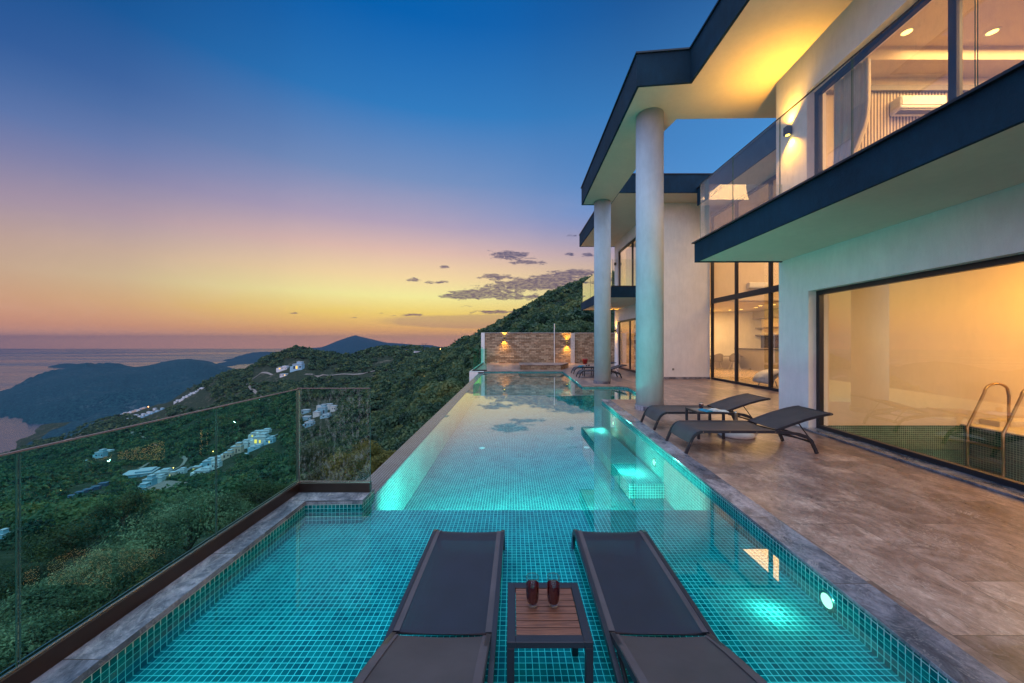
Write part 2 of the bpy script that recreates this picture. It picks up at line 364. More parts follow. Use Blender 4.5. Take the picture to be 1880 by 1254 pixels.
# horizontal angle from the glow
hl=math_(nt,'SQRT',math_(nt,'ADD',math_(nt,'MULTIPLY',sx,sx),math_(nt,'MULTIPLY',sy,sy)))
gx,gy=math.sin(SUN_AZ),math.cos(SUN_AZ)
dt=math_(nt,'DIVIDE',math_(nt,'ADD',math_(nt,'MULTIPLY',sx,gx),math_(nt,'MULTIPLY',sy,gy)),hl)
g=ramp(nt,dt,[(.62,(0,0,0)),(.84,(.30,.30,.30)),(.945,(.78,.78,.78)),(.995,(1,1,1))],'B_SPLINE')
bk=ramp(nt,math_(nt,'MULTIPLY_ADD',dt,.5,.5),[(.40,(1,1,1)),(.70,(0,0,0))])
skyc=mixc(nt,g.outputs[0],rb.outputs[0],ra.outputs[0]); skyc=mixc(nt,bk.outputs[0],skyc,mixc(nt,1.0,rc.outputs[0],(BACK_K*1.17,BACK_K*.80,BACK_K*.58),'MULTIPLY'))
lf=math_(nt,'DIVIDE',math_(nt,'MULTIPLY',sx,-1.0),hl); lfm=ramp(nt,lf,[(.835,(0,0,0)),(.93,(1,1,1))]); lfe=ramp(nt,el,[(.02,(0,0,0)),(.12,(1,1,1))]); skyc=mixc(nt,math_(nt,'MULTIPLY',lfm.outputs[0],lfe.outputs[0]),skyc,(.15,.62,1.35))
zen=ramp(nt,el,[(.72,(0,0,0)),(.90,(1,1,1))]); skyc=mixc(nt,zen.outputs[0],skyc,ZEN)
# brighter blue over the house (right)
rt=math_(nt,'MULTIPLY',ramp(nt,math_(nt,'MULTIPLY_ADD',math_(nt,'DIVIDE',sx,hl),.5,.5),[(.36,(0,0,0)),(.60,(.4,.4,.4)),(.84,(1,1,1))],'B_SPLINE').outputs[0],ramp(nt,el,[(.2,(0,0,0)),(.33,(1,1,1)),(.52,(.75,.75,.75)),(.75,(0,0,0))]).outputs[0])
skyc=mixc(nt,rt,skyc,lin((84,158,226)))
# clouds: flat streaks in a band low on the right of the glow
uu=math_(nt,'DIVIDE',sx,sy); vv=math_(nt,'DIVIDE',sz,sy)
cb=nt.nodes.new('ShaderNodeCombineXYZ'); lk(nt,uu,cb.inputs[0]); lk(nt,math_(nt,'MULTIPLY',vv,3.0),cb.inputs[1])
def blob(px,py,wx,wy,amp):
    cu=(px-940)/660; cv=(627-py)/660
    a=math_(nt,'DIVIDE',math_(nt,'SUBTRACT',uu,cu),wx/660); b_=math_(nt,'DIVIDE',math_(nt,'SUBTRACT',vv,cv),wy/660)
    d=math_(nt,'ADD',math_(nt,'MULTIPLY',a,a),math_(nt,'MULTIPLY',b_,b_))
    return math_(nt,'MULTIPLY',math_(nt,'EXPONENT',math_(nt,'MULTIPLY',d,-1.0)),amp)
tot=None
for bb in BLOBS:
    x=blob(*bb); tot=x if tot is None else math_(nt,'ADD',tot,x)
cn=noise(nt,38,10,.66,cb.outputs[0],.4); cn2=noise(nt,9,3,.5,cb.outputs[0])
thr=math_(nt,'ADD',math_(nt,'ADD',math_(nt,'MULTIPLY',cn.outputs[0],1.0),math_(nt,'MULTIPLY',cn2.outputs[0],.25)),math_(nt,'MULTIPLY',tot,.42))
cm=ramp(nt,thr,[(.86,(0,0,0)),(.99,(1,1,1))]); front=math_(nt,'GREATER_THAN',sy,.05)
cmask=math_(nt,'MULTIPLY',cm.outputs[0],front)
cmask=math_(nt,'MULTIPLY',cmask,ramp(nt,noise(nt,70,5,.7,cb.outputs[0]).outputs[0],[(.25,(.45,.45,.45)),(.6,(1,1,1))]).outputs[0])
cc=ramp(nt,vv,[(.03,lin((140,104,112))),(.12,lin((112,92,108))),(.26,lin((88,88,120)))])
skyc=mixc(nt,math_(nt,'MULTIPLY',cmask,.96),skyc,cc.outputs[0])
# long bank low on the horizon
bank=math_(nt,'MULTIPLY',ramp(nt,math_(nt,'ADD',blob(930,590,230,13,1.0),math_(nt,'MULTIPLY',noise(nt,7,6,.6,cb.outputs[0]).outputs[0],.35)),[(.45,(0,0,0)),(.62,(1,1,1))]).outputs[0],front)
skyc=mixc(nt,math_(nt,'MULTIPLY',bank,.42),skyc,lin((163,125,128)))
wn=noise(nt,5,7,.6,cb.outputs[0],.6); wsp=math_(nt,'MULTIPLY',math_(nt,'MULTIPLY',ramp(nt,wn.outputs[0],[(.5,(0,0,0)),(.75,(1,1,1))]).outputs[0],front),ramp(nt,vv,[(.0,(0,0,0)),(.08,(1,1,1)),(.5,(0,0,0))]).outputs[0])
skyc=mixc(nt,math_(nt,'MULTIPLY',wsp,.10),skyc,lin((255,214,190)))
# below the horizon: dim ground tone so it lights nothing strongly
below=math_(nt,'LESS_THAN',sz,-.02); skyc=mixc(nt,below,skyc,(.03,.04,.06))
lk(nt,skyc,bg.inputs[0]); bg.inputs[1].default_value=1.0
w.cycles.sampling_method='MANUAL'; w.cycles.sample_map_resolution=1024
# the sun has set behind the horizon: the dusk sky is the only natural light
# ------------------------------------------------------------------ pool, deck, copings
def RX(Y): return 2.02+.045*Y                       # right pool edge
def NW(Y): return 4.98+.0655*Y                      # outer face of the near wing
WZ=-.07; SH=-.225; DP=-.72
Rn=(RX(-3),-3.0); Rf=(RX(9.89),9.89)
POOL=[(-2.07,-3),Rn,Rf,(3.95,9.89),(3.95,11.3),(4.07,12.6),(3.8,12.88),(2.53,12.88),(2.745,19.4),(-1.5,19.4),(-1.5,3.62),(-2.07,3.58)]
d=MB(); d.sheet([Rn,Rf,(3.95,9.89),(3.95,11.3),(4.07,12.6),(3.8,12.88),(2.53,12.88),(2.745,19.4),(-1.5,19.4),(-2.25,19.4),(-2.25,27.2),(16,27.2),(16,7.2),(NW(7.2),7.2),(NW(-3),-3)],0.0)
struct(d.build('deck',M['deck_stone']))
# pool shell: shelf, step down, deep floor, walls
s=MB(); s.sheet([(-2.2,-3),(RX(-3),-3),(RX(3.89),3.89),(-1.6,3.89),(-1.6,3.66),(-2.2,3.66)],SH)
s.wallstrip([(RX(3.89),3.89),(-1.5,3.89)],DP,SH)
s.sheet([(-1.5,3.89),(RX(3.89),3.89),Rf,(3.95,9.89),(3.95,11.3),(4.07,12.6),(3.8,12.88),(2.53,12.88),(2.745,19.4),(-1.5,19.4)],DP)
s.wallstrip([Rn,(RX(3.89),3.89)],SH,-.012); s.wallstrip([(RX(3.89),3.89),Rf,(3.95,9.89),(3.95,11.3),(4.07,12.6),(3.8,12.88),(2.53,12.88),(2.745,19.4),(-1.5,19.4)],DP,-.012)
s.wallstrip([(-2.07,-3),(-2.07,3.60),(-1.51,3.62),(-1.5,3.92)],SH,-.012)
s.wallstrip([(-1.497,19.39),(-1.497,3.90)],DP,-.078)
struct(s.build('pool_basin',M['pool_mosaic']))
# bench under water by the column
b1=MB(); b1.box(1.72,5.3,DP+.003,RX(5.3)-.0,8.75,-.50); struct(b1.build('pool_bench',M['pool_mosaic']))
# infinity edge: sloping tiled weir and outer wall
e=MB(); e.prism([(-1.79,3.92),(-1.5,3.92),(-1.5,19.4),(-1.79,19.4)],-5.0,[-.095,-.066,-.066,-.095]); e.box(-2.3,-3,-5,-2.09,3.84,-.035); e.box(-2.09,3.64,-5,-1.52,3.84,-.035)
struct(e.build('pool_weir',M['edge_mosaic']))
def offset(path,dd):
    out=[]
    for i,p in enumerate(path):
        ns=[]
        for a,b in ((i-1,i),(i,i+1)):
            if 0<=a and b<len(path):
                dx,dy=path[b][0]-path[a][0],path[b][1]-path[a][1]; L=math.hypot(dx,dy); ns.append((dy/L,-dx/L))
        if len(ns)==2:
            bx,by=ns[0][0]+ns[1][0],ns[0][1]+ns[1][1]; k=2/(bx*bx+by*by); out.append((p[0]+bx*k*dd,p[1]+by*k*dd))
        else: out.append((p[0]+ns[0][0]*dd,p[1]+ns[0][1]*dd))
    return out
def band(mb,path,inn,wid,z0,z1):
    a=offset(path,-inn); b=offset(path,wid)
    for i in range(len(path)-1): mb.prism([a[i],a[i+1],b[i+1],b[i]],z0,z1)
c=MB(); band(c,[(RX(-3),-3),Rf],.012,.23,-.018,.006)
struct(c.build('pool_coping',M['coping_marble'],bevel=.004))
c=MB(); band(c,[(-1.51,3.90),(-1.51,3.62),(-2.07,3.60),(-2.07,-3)],.010,.0,-.03,.008)
c.prism([(-2.07,-3),(-2.07,3.60),(-2.3,3.84),(-2.3,-3)],-.03,.008); c.prism([(-2.07,3.60),(-1.51,3.62),(-1.51,3.84),(-2.3,3.84)],-.03,.008)
struct(c.build('pool_coping',M['coping_marble']))
c=MB(); band(c,[Rf,(3.95,9.89),(3.95,11.3),(4.07,12.6),(3.8,12.88),(2.53,12.88),(2.745,19.4),(-1.5,19.4)],.012,.2,-.018,.005)
struct(c.build('pool_coping',M['deck_stone']))
wt=MB(); wt.sheet(POOL,WZ); struct(wt.build('pool_water',M['pool_water']))
# outer wall of the far terrace
t=MB(); t.box(-2.28,19.2,-5,-1.80,27.2,-.012); t.box(-2.28,19.2,-.03,-1.51,27.2,-.006)
struct(t.build('terrace_wall',M['white_plaster']))
# pool lamps on the right wall
def pool_lamp(x,y,z,label,p):
    t=thing('pool_lamp',label,'pool lamp',(x,y,z),0,'lamps in the pool wall')
    r=MB(); r.lathe([(.0,-.012),(.066,-.012),(.068,-.004),(.062,.002),(.045,.004)],n=28); r.xf(lambda a,b,c:(-c-.006,a,b)); r.build('ring',M['steel'],t,smooth=True)
    g=MB(); g.lathe([(.045,.006),(.034,.012),(.015,.016),(0.001,.017)],n=28); g.xf(lambda a,b,c:(-c-.006,a,b)); g.build('lens',M['pool_lamp'],t,smooth=True)
    light('pool_light','POINT',(x-.38,y,z+.03),p*.24,(.50,1,.80),.022)
pool_lamp(RX(2.42),2.42,-.145,'round pool lamp in the shelf wall, closest to the loungers',POOL_W*.16)
pool_lamp(RX(5.74),5.74,-.33,'round pool lamp in the right wall opposite the deck lounger',POOL_W)
pool_lamp(RX(8.49),8.49,-.33,'round pool lamp below the deck corner by the column',POOL_W)
def pl2(x,y,z,label,p,dirv,ry):
    t=thing('pool_lamp',label,'pool lamp',(x,y,z),ry,'lamps in the pool wall')
    r=MB(); r.lathe([(.0,-.012),(.066,-.012),(.068,-.004),(.062,.002),(.045,.004)],n=28); r.xf(lambda a,b,c:(-c-.006,a,b)); r.build('ring',M['steel'],t,smooth=True)
    g=MB(); g.lathe([(.045,.006),(.034,.012),(.015,.016),(0.001,.017)],n=28); g.xf(lambda a,b,c:(-c-.006,a,b)); g.build('lens',M['pool_lamp'],t,smooth=True)
    light('pool_light','POINT',(x+dirv[0]*.4,y+dirv[1]*.4,z+.03),p*.24,(.50,1,.80),.022)
pl2(2.63,16.4,-.3,'round pool lamp in the wall below the far loungers',POOL_W,(-1,0),0)
pl2(3.975,11.55,-.3,'round pool lamp in the inlet behind the near column',POOL_W*.5,(-1,0),0)
added_step_lamps=[(-.40,'pool lamp in the step wall, towards the weir'),(.80,'pool lamp in the step wall, towards the deck')]
for x_,l_ in added_step_lamps:  # lamps out of view, added to brighten the deep water past the shelf
    t=thing('pool_lamp','added unseen round '+l_,'pool lamp',(x_,3.89,-.5),R(-90),'lamps in the pool wall')
    r=MB(); r.lathe([(.0,-.012),(.066,-.012),(.068,-.004),(.062,.002),(.045,.004)],n=28); r.xf(lambda a,b,c:(-c-.006,a,b)); r.build('ring',M['steel'],t,smooth=True)
    light('pool_light','AREA',(x_,3.96,-.48),POOL_W*1.25,(.40,1,.84),1.7,aim((0,1,.02)),sy=.12)
# small floor fittings
for (px,py,l) in ((885,823,'small white floor nozzle on the left half of the deep floor'),(1077,822,'small white floor nozzle close to the underwater bench')):
    x,y=gp(px,py,DP); n=MB(); n.lathe([(.001,.02),(.04,.02),(.06,.012),(.065,.003)],(0,0,0),20)
    o=n.build('floor_nozzle',M['white_plastic'],smooth=True); o.location=(x,y,DP); tag(o,l,'nozzle','nozzles in the pool floor')

# ------------------------------------------------------------------ glass balustrades by the pool
def glass_panel(mb,a,b,z0,z1,t=.012):
    dx,dy=b[0]-a[0],b[1]-a[1]; L=math.hypot(dx,dy); nx,ny=-dy/L*t/2,dx/L*t/2
    mb.prism([(a[0]+nx,a[1]+ny),(b[0]+nx,b[1]+ny),(b[0]-nx,b[1]-ny),(a[0]-nx,a[1]-ny)],z0,z1)
def pane(name,a,b,z0,z1,parent,gl,world=True,edge=True):
    g=MB(); g.add([(a[0],a[1],z0),(b[0],b[1],z0),(b[0],b[1],z1),(a[0],a[1],z1)],[[0,1,2,3]]); o=g.build(name,gl,parent,world=world)
    if edge:
        r=.0024
        for q in (a,b):
            e=MB(); e.box(q[0]-r,q[1]-r,z0,q[0]+r,q[1]+r,z1); e.build('pane_edge',M['glass_edge'],o,world=world)
    return o
gb=thing('glass_balustrade','clear frameless glass balustrade with dark base channel along the pool shelf','balustrade',(-2.27,3.86,0),0)
ch=MB(); ch.box(-2.30,-3,.009,-2.245,3.79,.105); ch.box(-2.30,3.79,.009,-1.50,3.845,.105); ch.build('base_channel',M['channel_brown'],gb,world=True,bevel=.003)
ct=MB(); ct.box(-2.29,-3,.105,-2.283,3.83,.118); ct.box(-2.262,-3,.105,-2.255,3.80,.118); ct.box(-2.29,3.823,.105,-1.50,3.83,.118); ct.box(-2.255,3.80,.105,-1.5,3.807,.118); ct.build('channel_lip',M['steel'],gb,world=True)
ys=[-2.8,-1.68,-.56,.55,1.655,2.762,3.81]
for a,b in zip(ys,ys[1:]): pane('glass_pane',(-2.273,a+.006),(-2.273,b-.006),.10,1.09,gb,M['rail_glass'])
pane('glass_pane',(-2.262,3.815),(-1.503,3.815),.10,1.10,gb,M['dusty_glass'])
cp=MB(); cp.box(-2.280,-2.8,1.09,-2.266,3.825,1.098); cp.box(-2.280,3.808,1.10,-1.503,3.822,1.107); cp.build('top_edge',M['rail_cap'],gb,world=True)
cp=MB(); cp.box(-2.284,3.803,.10,-2.256,3.829,1.09); cp.build('corner_trim',M['steel'],gb,world=True)
g2=thing('glass_balustrade','small glass balustrade corner at the far left end of the pool','balustrade',(-2.1,19.5,0),0)
ch=MB(); ch.box(-2.14,19.45,-.005,-1.36,19.53,.07); ch.box(-2.14,19.53,-.005,-2.06,26.2,.07); ch.build('base_channel',M['dark_frame'],g2,world=True)
pane('glass_pane',(-2.10,19.49),(-1.76,19.49),.07,1.2,g2,M['rail_glass']); pane('glass_pane',(-1.74,19.49),(-1.38,19.49),.07,1.2,g2,M['rail_glass'])
for a,b in ((19.5,21.6),(21.65,23.8),(23.85,26.1)): pane('glass_pane',(-2.10,a),(-2.10,b),.07,1.2,g2,M['rail_glass'])

# ------------------------------------------------------------------ villa
V=thing('villa','white two storey villa with dark roof fascia, round columns and lit glass fronts','house',(6,8,0))
def vb(name,mb,m,parent=None,**k): return mb.build(name,m,parent or V,world=True,**k)
def nwf(mb):  # near wing frame: x is distance behind the outer face
    return mb.xf(lambda x,y,z:(NW(y)+x,y,z))
YB=-3.0
wl=MB(); wl.box(0,6.56,0,.35,7.36,3.22); wl.box(0,YB,2.52,.35,6.56,3.22); wl.box(.35,6.8,0,7.3,7.36,3.22)
nwf(wl); vb('wall',wl,M['white_plaster'])
wl=MB(); wl.box(0,6.6,3.62,.35,7.44,6.95); wl.box(0,YB,6.17,.35,6.6,6.95); wl.box(.35,6.9,3.62,7.3,7.44,6.95)
nwf(wl); vb('wall',wl,M['white_plaster'])
# interior shells of the near wing
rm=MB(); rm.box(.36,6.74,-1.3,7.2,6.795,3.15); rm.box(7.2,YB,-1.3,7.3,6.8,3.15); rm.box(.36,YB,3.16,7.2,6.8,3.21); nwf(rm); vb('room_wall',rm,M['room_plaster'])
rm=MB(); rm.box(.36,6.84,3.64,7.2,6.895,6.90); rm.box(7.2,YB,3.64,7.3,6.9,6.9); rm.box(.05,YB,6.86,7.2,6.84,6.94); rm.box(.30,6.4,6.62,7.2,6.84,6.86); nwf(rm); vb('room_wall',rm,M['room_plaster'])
sl=MB(); sl.box(.75,6.78,3.64,7.2,6.84,6.30); nwf(sl); vb('slat_panel',sl,M['slat_panel'])
sl=MB(); sl.box(.5,6.72,6.30,7.2,6.84,6.40); nwf(sl); vb('panel_cornice',sl,M['grey_furniture'])
# big windows of the near wing
def frame_window(name,x,y0,y1,z0,z1,mull,fw=.07,dep=.08,glass='window_glass',shear=True,tr=None):
    f=MB(); f.box(x,y0,z0,x+dep,y1,z0+fw); f.box(x,y0,z1-fw,x+dep,y1,z1); f.box(x,y1-fw,z0+fw,x+dep,y1,z1-fw); f.box(x,y0,z0+fw,x+dep,y0+fw,z1-fw)
    for ym in mull: f.box(x+.002,ym-fw*.5,z0+fw,x+dep-.002,ym+fw*.5,z1-fw)
    if tr: f.box(x-.003,y0+fw,tr[0],x+dep+.003,y1-fw,tr[1])
    if shear: nwf(f)
    wnd=vb(name,f,M['dark_frame'])
    yy=sorted([y0+fw*.5]+list(mull)+[y1-fw*.5]); xs=x+dep*.5
    for a,b in zip(yy,yy[1:]):
        sx=NW(a)+xs if shear else xs; sx2=NW(b)+xs if shear else xs
        for (za,zb) in ([(z0+fw*.5,z1-fw*.5)] if not tr else [(z0+fw*.5,tr[0]+.01),(tr[1]-.01,z1-fw*.5)]):
            pane('pane',(sx,a),(sx2,b),za,zb,wnd,M[glass],edge=False)
    return wnd
frame_window('window',.14,YB,6.56,.02,2.52,[1.3,-.9],.075)
frame_window('window',.14,YB,6.6,3.64,6.17,[4.42,2.2,0],.09)
sill=MB(); sill.box(-.10,YB,0.004,.14,6.6,.03); nwf(sill); vb('sill',sill,M['coping_marble'])
rv=MB(); rv.box(-.004,6.55,.03,.14,6.62,2.55); nwf(rv)
# balcony of the near wing
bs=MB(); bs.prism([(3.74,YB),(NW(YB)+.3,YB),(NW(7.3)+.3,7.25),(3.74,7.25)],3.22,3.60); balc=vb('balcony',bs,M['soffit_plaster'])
fs=MB(); fs.box(3.70,YB,3.20,3.74,7.29,3.585); fs.box(3.74,7.25,3.20,NW(7.3),7.29,3.585); vb('balcony_fascia',fs,M['fascia'],balc)
fs=MB(); fs.box(3.66,YB,3.587,3.80,7.33,3.612); fs.box(3.80,7.2,3.587,NW(7.3),7.33,3.612); vb('balcony_flashing',fs,M['dark_frame'],balc)
br_=MB(); br_.box(3.765,YB,3.612,3.81,7.27,3.66); br_.box(3.81,7.2,3.612,NW(7.2)-.01,7.25,3.66); rail=vb('balcony_railing',br_,M['channel_brown'])
yy=[7.235,6.16,5.08,4.0,2.93,1.85,.78,-.3,-1.4]
for a,b in zip(yy,yy[1:]): pane('glass_pane',(3.785,b+.008),(3.785,a-.008),3.63,4.76,rail,M['balcony_glass'])
pane('glass_pane',(3.79,7.235),(NW(7.2)-.02,7.235),3.63,4.76,rail,M['balcony_glass'])
tp=MB(); tp.box(3.777,-1.4,4.757,3.793,7.24,4.768); vb('railing_top',tp,M['dark_frame'],rail)
# roof over the near wing with the long arm resting on the columns
ro=[(3.72,YB),(3.72,7.44),(2.66,7.55),(2.77,14.03),(3.84,14.03),(3.84,9.33),(3.96,8.65),(14,8.45),(14,YB)]
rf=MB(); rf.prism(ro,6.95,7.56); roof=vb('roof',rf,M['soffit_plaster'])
def fascia_band(path,z0,z1,parent):
    f=MB(); a=path; b=offset(path,-.05)
    for i in range(len(path)-1): f.prism([a[i],a[i+1],b[i+1],b[i]],z0,z1)
    o=vb('roof_fascia',f,M['fascia'],parent)
    f=MB(); b2=offset(path,-.08)
    for i in range(len(path)-1): f.prism([a[i],a[i+1],b2[i+1],b2[i]],z1+.001,z1+.035)
    vb('roof_flashing',f,M['dark_frame'],parent)
fascia_band([(3.72,YB),(3.72,7.44),(2.66,7.55),(2.77,14.03),(3.84,14.03)][:],6.935,7.60,roof)
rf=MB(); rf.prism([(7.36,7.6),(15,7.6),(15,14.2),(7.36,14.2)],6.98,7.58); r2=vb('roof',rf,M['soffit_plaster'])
fascia_band([(7.36,8.46),(7.36,14.2)],6.96,7.62,r2)
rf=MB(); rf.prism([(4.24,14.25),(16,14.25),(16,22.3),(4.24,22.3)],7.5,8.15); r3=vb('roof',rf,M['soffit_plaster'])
fascia_band([(16,14.25),(4.24,14.25),(4.24,22.3),(16,22.3)][::1] if False else [(16,22.3),(4.24,22.3),(4.24,14.25),(16,14.25)][::-1],7.48,8.20,r3)
# columns
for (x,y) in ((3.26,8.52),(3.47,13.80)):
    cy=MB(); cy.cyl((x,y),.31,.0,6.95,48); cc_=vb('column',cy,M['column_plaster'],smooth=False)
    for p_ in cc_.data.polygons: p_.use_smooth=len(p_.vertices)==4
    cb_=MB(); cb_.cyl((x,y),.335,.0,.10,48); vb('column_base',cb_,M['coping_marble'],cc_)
# far wing
w2=MB(); w2.box(6.25,15.3,0,8.42,15.6,7.5); w2.box(6.25,15.6,0,6.5,16.1,3.5); w2.box(6.25,21.25,0,6.5,21.9,3.5); w2.box(6.25,16.1,2.80,6.5,21.25,3.5)
w2.box(6.25,15.6,3.5,6.5,16.0,7.5); w2.box(6.25,21.25,3.5,6.5,21.9,7.5); w2.box(6.25,16.0,6.92,6.5,21.25,7.5); w2.box(6.5,21.6,0,16,21.9,7.5)
vb('wall',w2,M['white_plaster'])
sk=MB(); sk.box(6.235,15.285,.0,8.44,15.3,.09); sk.box(6.235,15.3,0,6.25,16.1,.09); vb('skirting',sk,M['coping_marble'])
so_=MB(); x0,z0=(1236-CX)/F*15.29,H-(678-CY)/F*15.29; so_.box(x0-.04,15.285,z0-.04,x0+.04,15.3,z0+.04); so_.box(x0-.012,15.281,z0-.012,x0+.012,15.285,z0+.012); vb('wall_socket',so_,M['grey_furniture'])
frame_window('window',6.3,16.1,21.25,.01,2.80,[19.3],.10,.08,shear=False)
frame_window('window',6.3,16.0,21.25,3.96,6.92,[18.9],.10,.08,shear=False)
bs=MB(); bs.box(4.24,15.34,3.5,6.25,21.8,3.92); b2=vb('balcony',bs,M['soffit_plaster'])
fs=MB(); fs.box(4.20,15.30,3.48,4.24,21.84,3.93); fs.box(4.24,15.30,3.48,6.25,15.34,3.93); fs.box(4.24,21.80,3.48,6.25,21.84,3.93); vb('balcony_fascia',fs,M['fascia'],b2)
br_=MB(); br_.box(4.25,15.36,3.93,4.31,21.8,3.99); br_.box(4.31,15.36,3.93,6.25,15.42,3.99); rail=vb('balcony_railing',br_,M['dark_frame'])
for a,b in ((15.38,17.5),(17.53,19.6),(19.63,21.75)): pane('glass_pane',(4.28,a),(4.28,b),3.95,5.12,rail,M['balcony_glass'])
pane('glass_pane',(4.29,15.38),(6.24,15.38),3.95,5.12,rail,M['balcony_glass'])
# interior shells of the far wing
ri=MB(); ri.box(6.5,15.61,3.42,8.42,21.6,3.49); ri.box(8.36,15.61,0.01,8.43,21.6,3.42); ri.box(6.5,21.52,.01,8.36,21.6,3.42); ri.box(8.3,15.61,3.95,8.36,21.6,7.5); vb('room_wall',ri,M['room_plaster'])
# glass front of the living room
fr=MB(); gx=8.45
fr.box(gx,7.46,.01,gx+.09,15.28,.09); fr.box(gx,7.46,3.20,gx+.09,15.28,3.40); fr.box(gx,7.46,6.85,gx+.09,15.28,6.95)
for ym in (15.24,13.6,11.8,10.0,8.2): fr.box(gx-.004,ym-.045,.09,gx+.094,ym+.045,6.85)
gf=vb('glass_front',fr,M['dark_frame'])
mm=[15.24,13.6,11.8,10.0,8.2,7.46]
for a,b in zip(mm,mm[1:]):
    pane('pane',(gx+.045,b),(gx+.045,a),.05,3.30,gf,M['window_glass'],edge=False); pane('pane',(gx+.045,b),(gx+.045,a),3.30,6.9,gf,M['window_glass'],edge=False)
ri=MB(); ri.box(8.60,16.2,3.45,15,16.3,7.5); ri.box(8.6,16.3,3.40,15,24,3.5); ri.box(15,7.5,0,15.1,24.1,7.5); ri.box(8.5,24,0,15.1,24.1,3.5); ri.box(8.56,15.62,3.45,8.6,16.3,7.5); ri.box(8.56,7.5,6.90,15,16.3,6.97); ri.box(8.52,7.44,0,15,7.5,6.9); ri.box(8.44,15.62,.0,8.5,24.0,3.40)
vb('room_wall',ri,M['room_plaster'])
fl=MB(); fl.box(8.5,7.5,.002,15,24,.012); vb('room_floor',fl,M['floor_tile_in'])
# indoor pool
ip=MB(); ip.wallstrip([(NW(6.7)+.24,6.7),(8.43,6.7),(8.43,YB)],-1.2,.035); ip.wallstrip([(NW(YB)+.24,YB),(NW(6.7)+.24,6.7)],-1.2,.02); ip.sheet([(NW(YB)+.24,YB),(8.43,YB),(8.43,6.7),(NW(6.7)+.24,6.7)],-1.2)
ip=ip.build('indoor_pool_basin',M['indoor_mosaic']); struct(ip)
ifl=MB(); ifl.box(8.40,YB,.036,13,6.735,.06); struct(ifl.build('indoor_pool_floor',M['room_plaster']))
wt=MB(); wt.sheet([(NW(YB)+.24,YB),(8.43,YB),(8.43,6.7),(NW(6.7)+.24,6.7)],-.42); struct(wt.build('indoor_pool_water',M['pool_water']))
bn=MB(); bn.box(8.75,6.45,.06,12,6.73,.16); tag(bn.build('stone_ledge',M['room_plaster']),'long low plaster ledge at the foot of the indoor pool wall','ledge')

# ------------------------------------------------------------------ garden wall of stone blocks
gw=thing('stone_wall','tan stone block garden wall closing the far end of the terrace','wall',(2,26.5,0))
g=MB(); g.box(-2.0,26.4,0,4.30,26.8,2.21); g.build('wall_panel',M['stone_blocks'],gw,world=True)
g=MB(); g.box(4.32,26.6,0,9,26.9,2.21); g.build('wall_panel',M['stone_blocks'],gw,world=True)
g=MB(); g.box(4.302,26.32,0,4.60,26.598,2.22); g.build('pilaster',M['pale_stone'],gw,world=True)
g=MB(); g.box(-2.03,26.36,2.212,4.30,26.84,2.25); g.box(4.6,26.58,2.212,9,26.92,2.25); g.build('wall_cap',M['pale_stone'],gw,world=True)
g=MB(); g.box(-2.24,21.0,0,-2.16,26.9,.0+.02); g.box(-2.26,26.3,0,-2.002,26.85,2.25); g.build('end_pier',M['white_plaster'],gw,world=True)
po=MB(); po.tube([(3.10,26.3,0),(3.10,26.3,2.85)],.028,8); po.tube([(3.10,26.3,2.85),(3.10,26.3,2.90)],.04,8); tag(po.build('pole',M['white_plastic']),'thin pale pole standing against the stone wall','pole')
pb=thing('raised_planter','low stone clad basin on the terrace beyond the pool','basin',(1.7,21,0))
g=MB(); g.prism([(.48,20.3),(2.75,20.3),(3.5,22.3),(.48,22.3)],.005,.25); g.build('basin_wall',M['stone_blocks'],pb,world=True)
g=MB(); g.prism([(.42,20.25),(2.78,20.25),(3.56,22.35),(.42,22.35)],.252,.285); g.build('rim',M['deck_stone'],pb,world=True)

# ------------------------------------------------------------------ wall lamps
def sconce(x,y,z,label,p,d=(-1,0),lit=True,s=.05,spot=R(128)):
    t=thing('wall_lamp',label,'wall lamp',(x,y,z),0,'up and down wall lamps' )
    b=MB(); b.box(-s,-s,-.08,s,s,-.072); b.box(-s,-s,.072,s,s,.08); b.box(-s,-s,-.072,-s+.008,s,.072); b.box(s-.008,-s,-.072,s,s,.072); b.box(-s+.008,-s,-.072,s-.008,-s+.008,.072); b.box(-s+.008,s-.008,-.072,s-.008,s,.072)
    b.build('housing',M['dark_frame'],t)
    a=MB(); a.box(-.02+(.0 if d[0] else 0),-.02,-.02,.02,.02,.02); a.xf(lambda a_,b_,c_:(a_-d[0]*(s+.01),b_-d[1]*(s+.01),c_)); a.build('bracket',M['dark_frame'],t)
    if lit:
        for sg in (1,-1):
            l=MB(); l.cyl((0,0),s*.7,sg*.0812,sg*.083,16); l.build('lens',M['lamp_yellow'],t)
            light('wall_light','SPOT',(x,y,z+sg*.1),p,(1,.50,.05),.02,aim((d[0]*.25,d[1]*.25,sg)),spot,1.0)
sconce(NW(7.0)-.07,7.0,5.70,'lit wall lamp on the upper wall beside the balcony window',SCONCE_W*6.5)
sconce((926-CX)/F*26.3,26.3,1.86,'lit wall lamp on the left half of the stone wall',SCONCE_W*7,(0,-1),spot=R(110))
sconce((1041-CX)/F*26.3,26.3,1.50,'lit wall lamp on the stone wall beside its pale pilaster',SCONCE_W*7,(0,-1),spot=R(110))
sconce(6.18,21.55,2.25,'lit wall lamp at the ground floor corner of the far wing',SCONCE_W*3)
sconce(6.18,21.55,6.25,'unlit dark wall lamp on the upper corner of the far wing',0,lit=False)
